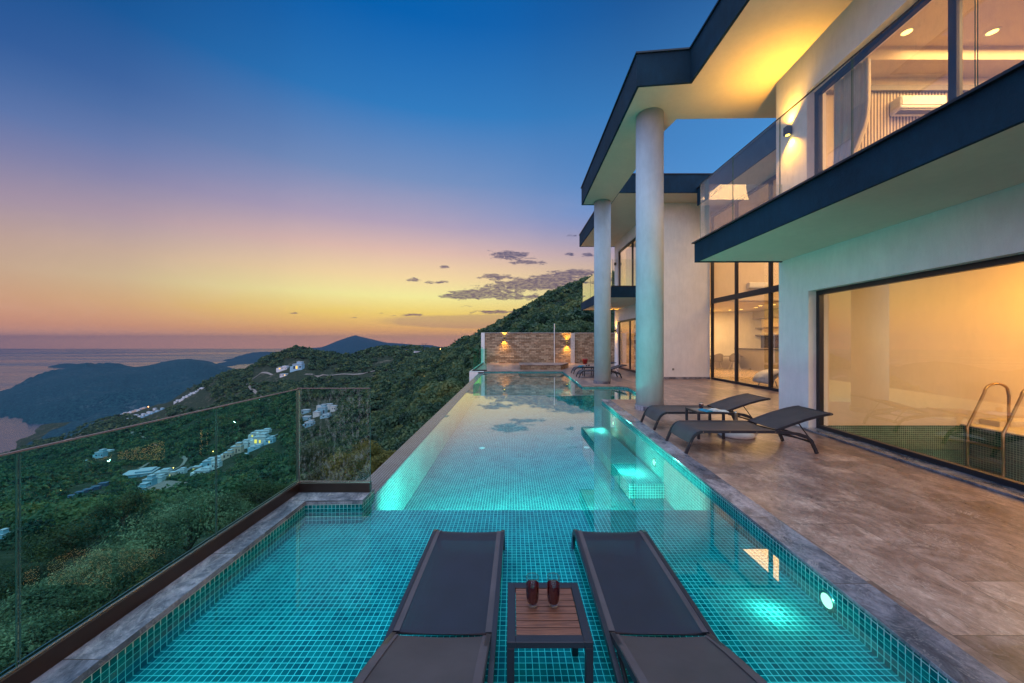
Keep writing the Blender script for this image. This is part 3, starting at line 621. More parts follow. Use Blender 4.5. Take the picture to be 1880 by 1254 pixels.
# ------------------------------------------------------------------ room lights
warm=(1,.60,.24)
light('room_light','POINT',(10.4,5.4,2.4),ROOM_W*.75,(1,.50,.10),.15)
light('room_light','AREA',(8.2,3.0,3.1),ROOM_W*.8,(1,.66,.25),2.5,sy=5)
light('room_light','AREA',(8.4,3.8,6.8),ROOM_W*2.6,warm,3,sy=5)
light('room_light','POINT',(10.5,21.5,2.9),ROOM_W*1.3,(1,.55,.12),.1)
light('room_light','AREA',(11.5,18,3.35),ROOM_W*1.6,warm,4,sy=5)
light('room_light','AREA',(11.5,11.8,6.8),ROOM_W*2.0,warm,4,sy=6)
light('room_light','POINT',(7.5,18.5,3.0),ROOM_W*.7,(1,.52,.1),.1)
light('room_light','POINT',(7.5,18.5,6.8),ROOM_W*.6,warm,.1)
def ceiling_lamp(x,y,z,label,r=.07):
    t=thing('ceiling_lamp',label,'ceiling lamp',(x,y,z),0,'recessed ceiling lamps')
    a=MB(); a.lathe([(r+.02,0),(r+.02,-.012),(r,-.014),(r,0)],n=20); a.build('trim_ring',M['white_plastic'],t)
    b=MB(); b.cyl((0,0),r*.98,-.010,-.006,20); b.build('lens',M['lamp_warm'],t)
ceiling_lamp(6.70,6.1,6.86,'round lit ceiling lamp upstairs, on the left of the window post')
ceiling_lamp(8.15,6.1,6.86,'round lit ceiling lamp upstairs, on the right of the window post')
for i,(px,y) in enumerate(((1340,20.5),(1361,20.0),(1388,19.0),(1396,18.0),(1420,17.5))):
    ceiling_lamp((px-CX)/F*y,y,3.40,['lit kitchen ceiling lamp above the dining table','lit kitchen ceiling lamp over the left wall cabinet','lit kitchen ceiling lamp over the glasses shelf','lit kitchen ceiling lamp over the stove','lit kitchen ceiling lamp close to the glass front'][i],.09)
# ------------------------------------------------------------------ furniture
def make_lounger(label,W=.66,h=.32,L=1.0,group=None,sling='sling',bs='sling'):
    """foot end at the local origin, head towards +x, width along +y from 0 to W"""
    t=thing('sun_lounger',label,'sun lounger',group=group)
    k=h/.32
    def side(y):
        pts=[(0,0),(.045,.11),(.085,.20),(.12,.25),(.165,.285),(.22,.303),(.30,.305),(.8,.305),(1.2,.303),(1.45,.293),(1.62,.27),(1.72,.235),(1.775,.19),(1.80,.15),(1.84,.07),(1.87,0)]
        return [(x*L,y,z*k) for x,z in pts]
    fr=MB()
    for y in (.018,W-.018): fr.tube(side(y),0,sec=(.013,.02))
    for x,z in ((.28,.29),(1.24,.285),(1.66,.25)): fr.tube([(x*L,.03,z*k),(x*L,W-.03,z*k)],.012,8)
    fr.tube([(1.80*L,.03,.15*k),(1.80*L,W-.03,.15*k)],.012,8)
    fr.build('frame',M['loungermetal'],t)
    # back frame
    hx,hz=1.30*L,.315*k
    bp=[(hx,hz),(hx+.20,hz+.075),(hx+.42,hz+.150),(hx+.60,hz+.20),(hx+.74,hz+.228),(hx+.80,hz+.235)]
    bf=MB()
    for y in (.045,W-.045): bf.tube([(a,y,b) for a,b in bp],0,sec=(.013,.017))
    bf.tube([(bp[-1][0],.03,bp[-1][1]),(bp[-1][0],W-.03,bp[-1][1])],.014,8); bf.build('back_frame',M['loungermetal'],t)
    st=MB()
    for y in (.07,W-.07): st.tube([(hx+.34,y,hz+.11),(hx+.52,y,.18*k)],.008,8)
    st.tube([(hx+.52,.03,.18*k),(hx+.52,W-.03,.18*k)],.009,8); st.tube([(hx+.06,.06,.27*k),(hx+.56,.06,.15*k)],.011,8); st.tube([(hx+.06,W-.06,.27*k),(hx+.56,W-.06,.15*k)],.011,8)
    st.build('back_prop',M['loungermetal'],t)
    def sheetp(name,prof,m,y0=.04,y1=None,hem=True,sagamt=.012):
        y1=W-y0; n=8; v=[];f=[]
        for (x,z) in prof:
            for j in range(n+1):
                u=j/n; v.append((x,y0+(y1-y0)*u,z-sagamt*4*u*(1-u)))
        v+= [(a,b,c-.004) for a,b,c in v]; nn=(n+1)*len(prof)
        for i in range(len(prof)-1):
            for j in range(n):
                q=[i*(n+1)+j,(i+1)*(n+1)+j,(i+1)*(n+1)+j+1,i*(n+1)+j+1]; f.append(q)
        mb=MB(); mb.v=v[:nn]; mb.f=f; mb.m=[0]*len(f); o=mb.build(name,m,t,smooth=True)
        if hem:
            for ya,yb in ((y0-.012,y0+.026),(y1-.026,y1+.012)):
                hm=MB()
                for (xa,za),(xb,zb) in zip(prof,prof[1:]):
                    hm.add([(xa,ya,za+.003),(xb,ya,zb+.003),(xb,yb,zb+.003),(xa,yb,za+.003)],[[0,1,2,3]])
                hm.build('hem',M['sling_hem'],o)
        return o
    seat=[(.06,.145),(.09,.215),(.125,.265),(.17,.302),(.225,.319),(.30,.321),(.6,.320),(.9,.320),(1.27,.318)]
    sheetp('seat_sling',[(x*L,z*k) for x,z in seat],M[sling])
    sheetp('back_sling',[(hx+.012,hz+.018)]+[(a,b+.016) for a,b in bp[1:]],M[bs],.05)
    sc=MB()
    for x in (.24,.62,1.0,1.27): 
        for y,s in ((-.001,-1),(W+.001,1)):
            sc.add([(x*L-.006,y,.298*k),(x*L+.006,y,.298*k),(x*L+.006,y,.310*k),(x*L-.006,y,.310*k)],[[0,1,2,3]])
    for (x,z) in ((.06,.15),): 
        for y in (-.001,W+.001): sc.add([(x-.006,y,z*k-.006),(x+.006,y,z*k-.006),(x+.006,y,z*k+.006),(x-.006,y,z*k+.006)],[[0,1,2,3]])
    for (x,z) in ((bp[-1][0]-.02,bp[-1][1]),): 
        for y in (.030,W-.030): sc.add([(x-.009,y,z-.008),(x+.009,y,z-.008),(x+.009,y,z+.008),(x-.009,y,z+.008)],[[0,1,2,3]])
    sc.build('screw',M['steel'],t)
    return t
l1=make_lounger('dark sun lounger on the deck, closest to the camera and to the glass wall',.68,.325,.998,'sun loungers on the terrace','sling_solid','sling_solid')
l1.location=(2.475,5.10,.006)
l2=copy_tree(l1,'dark sun lounger on the deck, partly behind the small table with magazines',(2.56,6.46,.006),0)
l3=copy_tree(l1,'dark sun lounger beyond the pool inlet, the nearer one behind the far column',(2.90,15.6,.006),R(0))
l4=copy_tree(l1,'dark sun lounger beyond the pool inlet, the farther one towards the stone wall',(2.98,17.5,.006),R(0))
# loungers standing in the water (their feet rest on the shelf)
p1=make_lounger('dark mesh sun lounger standing in the pool shelf, on the left of the wooden table',.60,.25,.965,'sun loungers on the pool shelf','sling','sling_solid')
p1.location=(-.655,3.18,SH+.002); p1.rotation_euler=(0,0,R(-90-1.1))
p2=copy_tree(p1,'dark mesh sun lounger standing in the pool shelf, on the right of the wooden table',(.518,3.18,SH+.002),R(-90-1.1))

# wooden topped table in the pool
def side_table(name,label,x,y,z,w,d,h,wood,rz=0,group=None,leg=.035,rim=.042):
    t=thing(name,label,'side table',(x,y,z),rz,group)
    f=MB(); T=.03
    f.box(0,0,h-T,rim,d,h); f.box(w-rim,0,h-T,w,d,h); f.box(rim,0,h-T,w-rim,rim,h); f.box(rim,d-rim,h-T,w-rim,d,h); f.build('top_frame',M['loungermetal'],t,bevel=.002)
    for lx in (0,w-leg):
        for ly in (0,d-leg):
            g=MB(); g.box(lx,ly,0,lx+leg,ly+leg,h-T); g.build('leg',M['loungermetal'],t,bevel=.002)
    if wood:
        n=7; ww=(d-2*rim-.004)/n
        for i in range(n):
            s=MB(); s.box(rim+.003,rim+.004+i*ww,h-.02,w-rim-.003,rim+i*ww+ww-.001,h-.003); s.build('slat',M['teak'],t,bevel=.0015)
    else:
        s=MB(); s.box(rim+.001,rim+.001,h-.012,w-rim-.001,d-rim-.001,h-.004); s.build('table_top',M['grey_furniture'],t)
    return t
side_table('side_table','square dark table with reddish wooden slats between the pool loungers',-.024,1.695,SH+.002,.408,.42,.405,True)
tz=SH+.002+.405
st2=side_table('side_table','small dark square table with magazines between the two deck loungers',3.04,5.87,.001,.44,.44,.445,False,group='small tables between the terrace loungers')
st3=copy_tree(st2,'small dark square table between the two far loungers',(3.30,16.45,.001))
# tumblers with red drink
def tumbler(x,y,z,label,r=.036,h=.155,fill=.118):
    t=thing('drinking_glass',label,'glass',(x,y,z),0)
    o=MB(); prof=[(.001,0.001),(r*.62,.001),(r*.80,.012),(r*.96,.05),(r,.085),(r*.94,h*.9),(r*.90,h)]; o.lathe(prof,n=36); o.build('glass_wall',M['drink_glass'],t,smooth=True)
    b=MB(); b.lathe([(r*.905,h-.001),(r*.91,h+.0015),(r*.87,h+.0015),(r*.865,h-.001)],n=36); b.build('rim',M['glass_edge'],t,smooth=True)
    d=MB(); d.lathe([(.001,.018),(r*.60,.018),(r*.80,.026),(r*.91,.05),(r*.95,.085),(r*.93,fill),(.001,fill)],n=36); d.build('drink',M['drink_red'],t,smooth=False)
    for p_ in t.children[-1].data.polygons if t.children else []: p_.use_smooth=True
    return t
tumbler(.110,1.93,tz,'left one of two tall glasses of dark red drink on the wooden table')
tumbler(.222,1.93,tz,'right one of two tall glasses of dark red drink on the wooden table')
tumbler(3.22,6.12,.446,'small glass of red drink on the table between the deck loungers',.04,.11,.075)
tumbler(3.44,16.6,.446,'small glass of red drink on the far side table, beside the column',.045,.11,.08)
tumbler(3.58,16.75,.446,'second small glass of red drink on the far side table',.045,.11,.08)
# magazines
def magazine(x,y,z,rz,label,cv):
    t=thing('magazine',label,'magazine',(x,y,z),rz)
    n=10; a=MB(); prof=[(-.13+.26*i/n,.022*math.sin(math.pi*min(1,i/n*1.6))+.004) for i in range(n+1)]
    for (xa,za),(xb,zb) in zip(prof,prof[1:]): a.add([(xa,-.1,za),(xb,-.1,zb),(xb,.1,zb),(xa,.1,za)],[[0,1,2,3]]); a.add([(xa,-.1,0),(xb,-.1,0),(xb,-.1,zb),(xa,-.1,za)],[[0,1,2,3]])
    a.build('cover',M[cv],t); p=MB(); p.box(-.12,-.09,.0,.12,.09,.006); p.build('pages',M['paper'],t)
magazine(3.27,5.98,.446,R(12),'curled teal magazine on the left of the small deck table','blue_cloth')
magazine(3.42,5.95,.452,R(-14),'curled pale blue magazine on the right edge of the small deck table','paper')
# parasol base behind the deck lounger
pb=thing('parasol_base','white round parasol base with short tube behind the near deck lounger','parasol base',(3.80,6.10,0))
a=MB(); a.lathe([(.001,.003),(.26,.003),(.275,.02),(.27,.05),(.20,.08),(.06,.095),(.001,.097)],n=40); a.build('foot',M['concrete_base'],pb,smooth=True)
a=MB(); a.lathe([(.028,.09),(.028,.38),(.033,.385),(.033,.41),(.02,.412)],n=20); a.build('tube',M['steel'],pb,smooth=True)
a=MB(); a.tube([(.03,0,.34),(.07,0,.34)],.009,8); a.build('clamp_knob',M['dark_frame'],pb)
# red pot and blue towel at the far loungers
a=thing('flower_pot','dark red tapered pot in front of the stone wall','pot',(5.2,25.6,0)); g=MB(); g.lathe([(.001,.01),(.13,.01),(.19,.30),(.21,.30),(.21,.36),(.18,.36),(.17,.30)],n=24); g.build('pot_body',M['red_plastic'],a,smooth=True)
g=MB(); g.box(-.18,-.1,0,.18,.1,.05); g.box(-.12,-.08,.05,.15,.08,.085); o=g.build('folded_towel',M['blue_cloth'],bevel=.015); o.location=(3.45,17.85,.33); tag(o,'small folded dark blue towel on the farthest lounger','towel')
# ladder of the indoor pool
ld=thing('pool_ladder','steel pool ladder arching over the edge of the indoor pool','ladder',(8.35,6.2,0))
for yy_ in (6.47,6.0):
    s=MB(); pts=[(8.20,yy_,-.95),(8.20,yy_,.06)]+[(8.20+.0+t_*.30,yy_,.06+t_*.62) for t_ in (.33,.66,1)]
    for k in range(1,9):
        an=math.pi*(1-k/9.0*.97); pts.append((8.72+.21*math.cos(an),yy_,.70+.14*math.sin(an)))
    pts+=[(8.94,yy_,.62),(8.94,yy_,.06)]
    s.tube(pts,.021,12); s.build('side_rail',M['brass_steel'],ld,smooth=True,world=True)
for zz in (-.20,-.46,-.72):
    s=MB(); s.box(8.15,6.02,zz-.012,8.25,6.45,zz+.012); s.build('rung',M['brass_steel'],ld,world=True)
# air conditioners
def aircon(x,y,z,label):
    t=thing('air_conditioner',label,'air conditioner',(x,y,z)); g=MB()
    v=[(-.42,0,0),(.42,0,0),(.42,-.12,0),(-.42,-.12,0)]
    g.prism([(-.42,-.20),(.42,-.20),(.42,0),(-.42,0)],[.05,.05,0,0],.28); g.build('body',M['white_plastic'],t,bevel=.02)
    f=MB(); f.box(-.40,-.212,.10,.40,-.201,.26); f.build('front_panel',M['white_plastic'],t,bevel=.004)
    f=MB(); f.box(-.38,-.19,.012,.38,-.06,.028); f.build('air_flap',M['grey_furniture'],t)
aircon(7.53,6.775,5.83,'white air conditioner on the slatted wall upstairs')
aircon((1393-CX)/F*16.0,16.195,H+(627-530)/F*16,'white air conditioner high on the living room wall')
# curtains
def curtain(x0,x1,y,z0,z1,label,along='x',tie=False):
    n=60; v=[];f=[]; rows=14
    for r_ in range(rows+1):
        u=r_/rows; z=z1+(z0-z1)*u; pin=1-.45*math.exp(-((u-.62)/.16)**2) if tie else 1
        for i in range(n+1):
            s_=i/n; p=x0+(x1-x0)*(s_*pin); q=.05*math.sin(i*1.15)+.02*math.sin(i*.37)
            v.append((p,y+q,z) if along=='x' else (y+q,p,z))
    for r_ in range(rows):
        for i in range(n): a=r_*(n+1)+i; f.append([a,a+1,a+n+2,a+n+1])
    m_=MB(); m_.v=v; m_.f=f; m_.m=[0]*len(f); o=m_.build('curtain',M['curtain_cloth'],smooth=True); tag(o,label,'curtain'); return o
curtain(6.38,5.75,NW(6)+.34,3.66,6.15,'pale sheer curtain gathered at the end of the upstairs window','y',True)
curtain(20.9,17.0,6.62,3.97,6.9,'pale curtain behind the upper window of the far wing','y')
# striped roller blinds
def blind(label,a,b,z0,z1,face):
    t=thing('roller_blind',label,'blind',(0,0,0)); n=int((z1-z0)/.19)
    A=MB(); B=MB()
    for i in range(n):
        m_=A if i%2 else B; za=z0+i*(z1-z0)/n; zb=za+(z1-z0)/n-.004
        if face=='y': m_.box(a,b,za,a+(1.9),b+.02,zb)
        else: m_.box(a,b,za,a+.02,b+(2.9),zb)
    A.build('light_band',M['blind_light'],t); B.build('dark_band',M['blind_dark'],t); return t
blind('striped day and night blind behind the ground floor window of the far wing',6.48,16.2,.25,2.7,'x')
xk=(1307-CX)/F*23.7; blind('striped day and night blind on the far wall of the dining room',xk,23.7,.95,2.95,'y').children
# kitchen
kt=thing('kitchen_unit','long brown kitchen island counter with dark top behind the glass front','counter',(13.4,20,0))
g=MB(); g.box(13.4,15.5,.012,14.0,22.6,1.15); g.build('cabinet_front',M['grey_furniture'],kt,world=True)
g=MB(); g.box(13.35,15.45,1.152,14.05,22.65,1.20); g.build('worktop',M['dark_counter'],kt,world=True)
kc=thing('kitchen_cabinets','brown wall cabinets with open shelf and dark backsplash','cabinet',(14.7,20,1.3))
g=MB(); g.box(14.5,15.5,1.95,15.0,19.2,2.9); g.build('cabinet_door',M['grey_furniture'],kc,world=True)
g=MB(); g.box(14.45,15.5,2.95,15.0,23,3.38); g.build('top_cabinet',M['grey_furniture'],kc,world=True)
g=MB(); g.box(14.6,19.22,1.95,15.0,23,2.0); g.box(14.6,19.22,2.38,15.0,23,2.43); g.build('shelf',M['grey_furniture'],kc,world=True)
g=MB(); g.box(14.95,15.5,1.22,14.99,23,1.94); g.build('backsplash',M['dark_counter'],kc,world=True)
for i in range(4):
    g=MB(); g.lathe([(.03,0),(.04,.1),(.035,.1),(.026,.005)],n=12); o=g.build('shelf_glass',M['white_plastic']); o.location=(14.68,20.0+i*.42,2.0); tag(o,'small white glass standing in the row on the kitchen shelf','glass','row of glasses on the kitchen shelf')
# dining table and chairs
dt_=thing('dining_table','glass topped dining table beside the striped blind','table',(12.2,20.9,0))
g=MB(); g.box(-.9,-.5,.74,.9,.5,.765); g.build('table_top',M['dark_counter'],dt_)
for sx_ in (-.75,.75):
    g=MB(); g.tube([(sx_,-.4,.01),(sx_,0,.74),(sx_,.4,.01)],.03,8); g.build('leg',M['pale_stone'],dt_)
def chair(x,y,rz,label):
    t=thing('dining_chair',label,'chair',(x,y,.012),rz,'chairs around the dining table')
    g=MB(); g.lathe([(.001,.46),(.20,.46),(.24,.50),(.24,.52),(.001,.52)],n=20); g.build('seat',M['grey_furniture'],t,smooth=True)
    v=[];f=[]
    for j in range(6):
        for i in range(11):
            an=math.pi*(.0+i/10); rr=.25+.02*j/5; v.append((rr*math.cos(an),rr*math.sin(an),.48+(.09*j)*(.55+.45*math.sin(an))))
    for j in range(5):
        for i in range(10): a=j*11+i; f.append([a,a+1,a+12,a+11])
    m_=MB(); m_.v=v; m_.f=f; m_.m=[0]*len(f); m_.build('backrest',M['grey_furniture'],t,smooth=True)
    for a_,b_ in ((-1,-1),(1,-1),(-1,1),(1,1)):
        g=MB(); g.tube([(a_*.12,b_*.12,.46),(a_*.22,b_*.22,0)],.014,8); g.build('leg',M['pale_stone'],t)
chair(12.35,19.95,R(180),'grey tub dining chair in front of the table'); chair(11.5,20.1,R(170),'grey tub dining chair at the left front of the table'); chair(12.9,20.9,R(-60),'grey tub dining chair at the table end towards the kitchen')
pl=thing('pendant_lamp','lit pendant lamp with glass globes over the dining table','pendant lamp',(12.35,22.3,3.38))
g=MB(); g.cyl((0,0),.06,-.03,0,16); g.tube([(0,0,0),(0,0,-.75)],.006,6); g.build('rod',M['dark_frame'],pl)
for k in range(5):
    an=k*2*math.pi/5; g=MB(); g.lathe([(.001,-.07),(.05,-.05),(.07,0),(.05,.05),(.001,.07)],n=12); g.xf(lambda a,b,c,an=an:(a+.18*math.cos(an),b+.18*math.sin(an),c-.80)); g.build('globe',M['lamp_warm'],pl,smooth=True)
    g=MB(); g.tube([(0,0,-.72),(.18*math.cos(an),.18*math.sin(an),-.76)],.006,6); g.build('arm',M['dark_frame'],pl)
# lounge chair of curved shells inside the glass front
lc=thing('lounge_chair','curved pale and dark lounge chair low inside the glass front','chair',(9.0,12.4,.012))
for nm,mm_,dx_,s_ in (('shell','pale_stone',0,1.0),('seat_shell','grey_furniture',.10,.85)):
    v=[];f=[]
    for i in range(17):
        an=R(200-12.5*i); 
        for y_ in (-.38,.38): v.append((dx_+.42*s_*math.cos(an)+.3*(i/16),y_,.25+.25*s_*math.sin(an)+.12*(i/16)))
    for i in range(16): f.append([2*i,2*i+1,2*i+3,2*i+2])
    m_=MB(); m_.v=v; m_.f=f; m_.m=[0]*len(f); o=m_.build(nm,M[mm_],lc,smooth=True); md=o.modifiers.new('t','SOLIDIFY'); md.thickness=.05
for a_,b_ in ((-.25,-.3),(.3,-.3),(-.25,.3),(.3,.3)):
    g=MB(); g.tube([(a_,b_,.2),(a_*1.2,b_,0)],.015,8); g.build('leg',M['dark_frame'],lc)
# colourful bits on the worktop
g=MB(); g.lathe([(.001,0),(.10,0),(.14,.10),(.13,.10),(.09,.01)],n=16); o=g.build('fruit_bowl',M['red_plastic']); o.location=(13.6,17.0,1.2); tag(o,'small red bowl on the kitchen worktop','bowl')
# ------------------------------------------------------------------ landscape
SEA=-300.0
def zk(Y,z): return (Y,CY+F*(H-z)/Y)
COLS={  # photo column: (distance, photo row) of the ground along it
-2200:[zk(.5,-3),zk(3,-4.5),zk(10,-8),zk(40,-22),(100,1010),(230,960),(400,925),(700,880),(960,850),zk(1100,-330),zk(2000,-340)],
-600:[zk(.5,-3),zk(3,-4.5),zk(10,-8),zk(40,-22),(100,985),(230,945),(400,910),(700,870),(960,842),zk(1100,-330),zk(2000,-340)],
0:[zk(.5,-3),zk(5,-4.6),zk(15,-8.2),zk(40,-19),(100,950),(230,912),(400,885),(700,853),(955,832),zk(1100,-315),zk(2000,-340)],
100:[zk(.5,-3),zk(5,-4.6),zk(15,-8.2),zk(40,-18.5),(100,942),(230,905),(400,872),(700,830),(985,801),zk(1130,-280),zk(2000,-340)],
200:[zk(.5,-3),zk(5,-4.6),zk(15,-8.0),zk(40,-18),(100,935),(230,900),(400,858),(700,810),(1000,763),zk(1200,-260),zk(2000,-340)],
300:[zk(.5,-3),zk(5,-4.5),zk(15,-7.8),zk(40,-17.5),(100,928),(230,895),(400,845),(700,780),(1000,737),zk(1250,-250),zk(2000,-340)],
360:[zk(.5,-3),zk(5,-4.5),zk(15,-7.6),zk(40,-17),(100,920),(230,880),(400,826),(700,757),(1000,706),zk(1250,-240),zk(2000,-340)],
440:[zk(.5,-3),zk(5,-4.5),zk(15,-7.4),zk(40,-16.5),(100,908),(230,858),(400,800),(640,735),(950,676),zk(1250,-220),zk(2000,-340)],
500:[zk(.5,-3),zk(5,-4.5),zk(15,-7.2),zk(40,-16),(100,893),(230,842),(400,785),(620,715),(900,651),zk(1250,-200),zk(2000,-340)],
545:[zk(.5,-3),zk(5,-4.5),zk(15,-7.2),zk(40,-16),(100,880),(230,826),(400,774),(640,700),(860,640),zk(1250,-180),zk(2200,-340)],
600:[zk(.5,-3),zk(5,-4.4),zk(15,-7),zk(40,-15),(100,865),(230,806),(400,762),(640,700),(880,648),zk(1250,-180),zk(2200,-340)],
640:[zk(.5,-3),zk(5,-4.2),zk(15,-6.6),zk(40,-14),(100,850),(230,795),(400,750),(640,692),(900,654),zk(1250,-180),zk(2200,-340)],
700:[zk(.5,-3),zk(5,-4.2),zk(15,-6.2),zk(30,-9.2),(60,836),(120,802),(250,754),(450,702),(640,674),(850,641),zk(1250,-120),zk(2400,-340)],
780:[zk(.5,-3),zk(5,-4.2),zk(15,-6),zk(30,-8),(60,760),(120,738),(250,695),(450,668),(640,655),(850,642),zk(1250,-90),zk(2400,-340)],
860:[zk(.5,-3),zk(5,-4.2),zk(15,-5.5),zk(30,-6.2),(60,700),(120,675),(300,636),(450,642),(640,645),(850,646),zk(1250,-60),zk(2400,-300)],
905:[zk(.5,-3),zk(5,-4.2),zk(15,-5),zk(30,-4.8),(60,668),(120,648),(300,612),(450,620),(640,630),(850,640),zk(1250,-50),zk(2400,-300)],
960:[zk(.5,-3),zk(5,-4),zk(15,-4.5),zk(30,-3.6),(60,648),(120,615),(300,580),(450,590),(640,610),(850,630),zk(1250,-50),zk(2400,-300)],
1020:[zk(.5,-3),zk(5,-4),zk(15,-4.2),zk(30,-3.2),(60,625),(120,590),(300,548),(450,565),(640,590),(850,620),zk(1250,-40),zk(2400,-300)],
1091:[zk(.5,-3),zk(5,-4),zk(15,-4),zk(30,-3),(60,610),(120,565),(300,524),(450,545),(640,580),(850,610),zk(1250,-30),zk(2400,-300)],
1300:[zk(.5,-3),zk(5,-4),zk(15,-4),zk(30,-3),(60,590),(120,540),(300,495),(450,520),(640,560),(850,600),zk(1250,0),zk(2400,-300)],
2600:[zk(.5,-3),zk(5,-4),zk(15,-4),zk(30,-3),(60,590),(120,540),(300,480),(450,500),(640,540),(850,600),zk(1250,0),zk(2400,-300)],
}
def fbm2(x,y,sc,oct=5,seed=0,gain=.5):
    g=np.random.default_rng(seed); out=np.zeros_like(x); a=1.0
    for o in range(oct):
        T=g.random((64,64)); xs=x/sc; ys=y/sc; xi=np.floor(xs).astype(int); yi=np.floor(ys).astype(int); fx=xs-xi; fy=ys-yi
        fx=fx*fx*(3-2*fx); fy=fy*fy*(3-2*fy)
        v=T[xi%64,yi%64]*(1-fx)*(1-fy)+T[(xi+1)%64,yi%64]*fx*(1-fy)+T[xi%64,(yi+1)%64]*(1-fx)*fy+T[(xi+1)%64,(yi+1)%64]*fx*fy
        out+=a*(v-.5); a*=gain; sc/=2.03
    return out
LY=np.linspace(math.log(.5),math.log(2000),260); px_keys=sorted(COLS)
ztab=np.array([np.interp(LY,[math.log(k[0]) for k in COLS[c]],[(k[1]-CY)/F for k in COLS[c]]) for c in px_keys])
def smooth_px(tab): return tab
def terrain_z(X,Y):
    X=np.asarray(X,float); Y=np.asarray(Y,float); px=CX+F*X/Y; ly=np.log(np.clip(Y,.5,2000))
    iy=np.clip((ly-LY[0])/(LY[1]-LY[0]),0,len(LY)-1.001); i0=iy.astype(int); fy=iy-i0
    pk=np.array(px_keys,float); j=np.clip(np.searchsorted(pk,px)-1,0,len(pk)-2); fx=np.clip((px-pk[j])/(pk[j+1]-pk[j]),0,1); fx=fx*fx*(3-2*fx)*.5+fx*.5
    s=(ztab[j,i0]*(1-fx)+ztab[j+1,i0]*fx)*(1-fy)+(ztab[j,i0+1]*(1-fx)+ztab[j+1,i0+1]*fx)*fy
    z=H-s*Y
    amp=np.clip((Y-35)/400,0,1)
    z=z+amp*(fbm2(X,Y,160,5,3)*13)
    z=z-amp*np.clip(.06-np.abs(fbm2(X+Y*.3,Y*.6-X*.2,220,3,9)),0,.06)*90
    return z
def grid_mesh(name,U,V,fn,m):
    uu,vv=np.meshgrid(U,V,indexing='ij'); X,Y,Z=fn(uu,vv); n,mm=uu.shape
    P=np.stack([X.ravel(),Y.ravel(),Z.ravel()],1); a=(np.arange(n-1)[:,None]*mm+np.arange(mm-1)[None,:]).ravel()
    Fc=np.stack([a,a+mm,a+mm+1,a+1],1)
    me=bpy.data.meshes.new(name); me.vertices.add(len(P)); me.vertices.foreach_set('co',P.ravel()); me.loops.add(Fc.size); me.loops.foreach_set('vertex_index',Fc.ravel())
    me.polygons.add(len(Fc)); me.polygons.foreach_set('loop_start',np.arange(0,Fc.size,4)); me.polygons.foreach_set('loop_total',np.full(len(Fc),4)); me.polygons.foreach_set('use_smooth',np.ones(len(Fc),bool))
    me.update(calc_edges=True); me.materials.append(m); o=bpy.data.objects.new(name,me); col.objects.link(o); o['kind']='structure'; return o
def ground_mat(name,green,green2,soil,sc=1.0,soil_amt=.0):
    m,nt,out=mat(name); b=bsdf(nt,out,green,.95,0,.1); p=geopos(nt)
    n1=noise(nt,.035*sc,8,.65,p); n2=noise(nt,.22*sc,6,.7,p); n3=noise(nt,.012*sc,5,.6,p)
    g=ramp(nt,n2.outputs[0],[(.35,green),(.6,green2)])
    c=mixc(nt,ramp(nt,math_(nt,'ADD',math_(nt,'MULTIPLY',n1.outputs[0],.6),math_(nt,'MULTIPLY',n2.outputs[0],.5)),[(.60-soil_amt,(0,0,0)),(.72-soil_amt,(1,1,1))]).outputs[0],g.outputs[0],soil)
    lk(nt,c,b.inputs['Base Color']); bump(nt,b,n2.outputs[0],.6,2.0); M[name]=m; return m
ground_mat('hill_ground',(.012,.022,.012),(.035,.042,.022),(.17,.13,.095))
ground_mat('hazy_far_ground',(.002,.018,.032),(.016,.058,.068),(.075,.10,.11),.5,-.02)  # haze blue painted into the scrub colours of the distant hills
Yv=np.exp(np.linspace(math.log(.6),math.log(1300),330)); Uv=np.concatenate([np.linspace(-2200,-100,60)[:-1],np.linspace(-100,1150,420)[:-1],np.linspace(1150,2400,60)])
grid_mesh('hillside',Uv,Yv,lambda u,v:((u-CX)/F*v,v,terrain_z((u-CX)/F*v,v)),M['hill_ground'])

def ridge(name,pts,m,front,back,nz,sc,seed,du=3,nv=46):
    """pts: (photo column, photo row, distance) of a crest line; slopes down to the sea on both sides"""
    px=[p[0] for p in pts]; zz=[H-(p[1]-CY)/F*p[2] for p in pts]; dd=[p[2] for p in pts]
    U=np.arange(px[0],px[-1]+.1,du); T=np.linspace(-1,1,nv)
    def fn(u,t):
        cz=np.interp(u,px,zz); cd=np.interp(u,px,dd); Y=np.where(t<0,cd*(1+t*(np.interp(u,*front) if isinstance(front,tuple) else front)),cd*(1+t*back)); X=(u-CX)/F*Y
        fall=np.where(t<0,1-np.abs(t)**1.15,1-np.abs(t)**1.3)
        base=SEA-25; z=base+(cz-base)*fall
        z=z+fbm2(X,Y,sc,6,seed)*nz*np.clip(1-fall,0,1)**.6*np.clip((cz-base)/80,.15,1)*(np.abs(t)<.999)
        return X,Y,z
    return grid_mesh(name,U,T,fn,m)
ridge('peninsula_hill',[(-700,760,1500),(-300,745,1500),(-100,738,1650),(0,727,1800),(30,715,1950),(60,705,2050),(100,692,2200),(135,683,2300),(170,678,2400),(210,677,2450),(270,672,2500),(295,667,2500),(325,662,2500),(345,662,2500),(380,666,2500),(410,673,2500),(440,684,2450),(480,700,2400),(540,712,2400)],M['hazy_far_ground'],([-100,0,30,52,500],[.48,.52,.56,.72,.75]),.35,260,520,21)
ridge('headland',[(88,673,4250),(96,671.5,4250),(108,668.5,4250),(122,666.8,4250),(135,667.5,4250),(150,669.5,4250),(170,671.5,4250),(180,671.5,4250),(192,670.6,4250),(205,672,4250),(222,674,4250)],M['hazy_far_ground'],.05,.05,6,90,5,du=1.5)
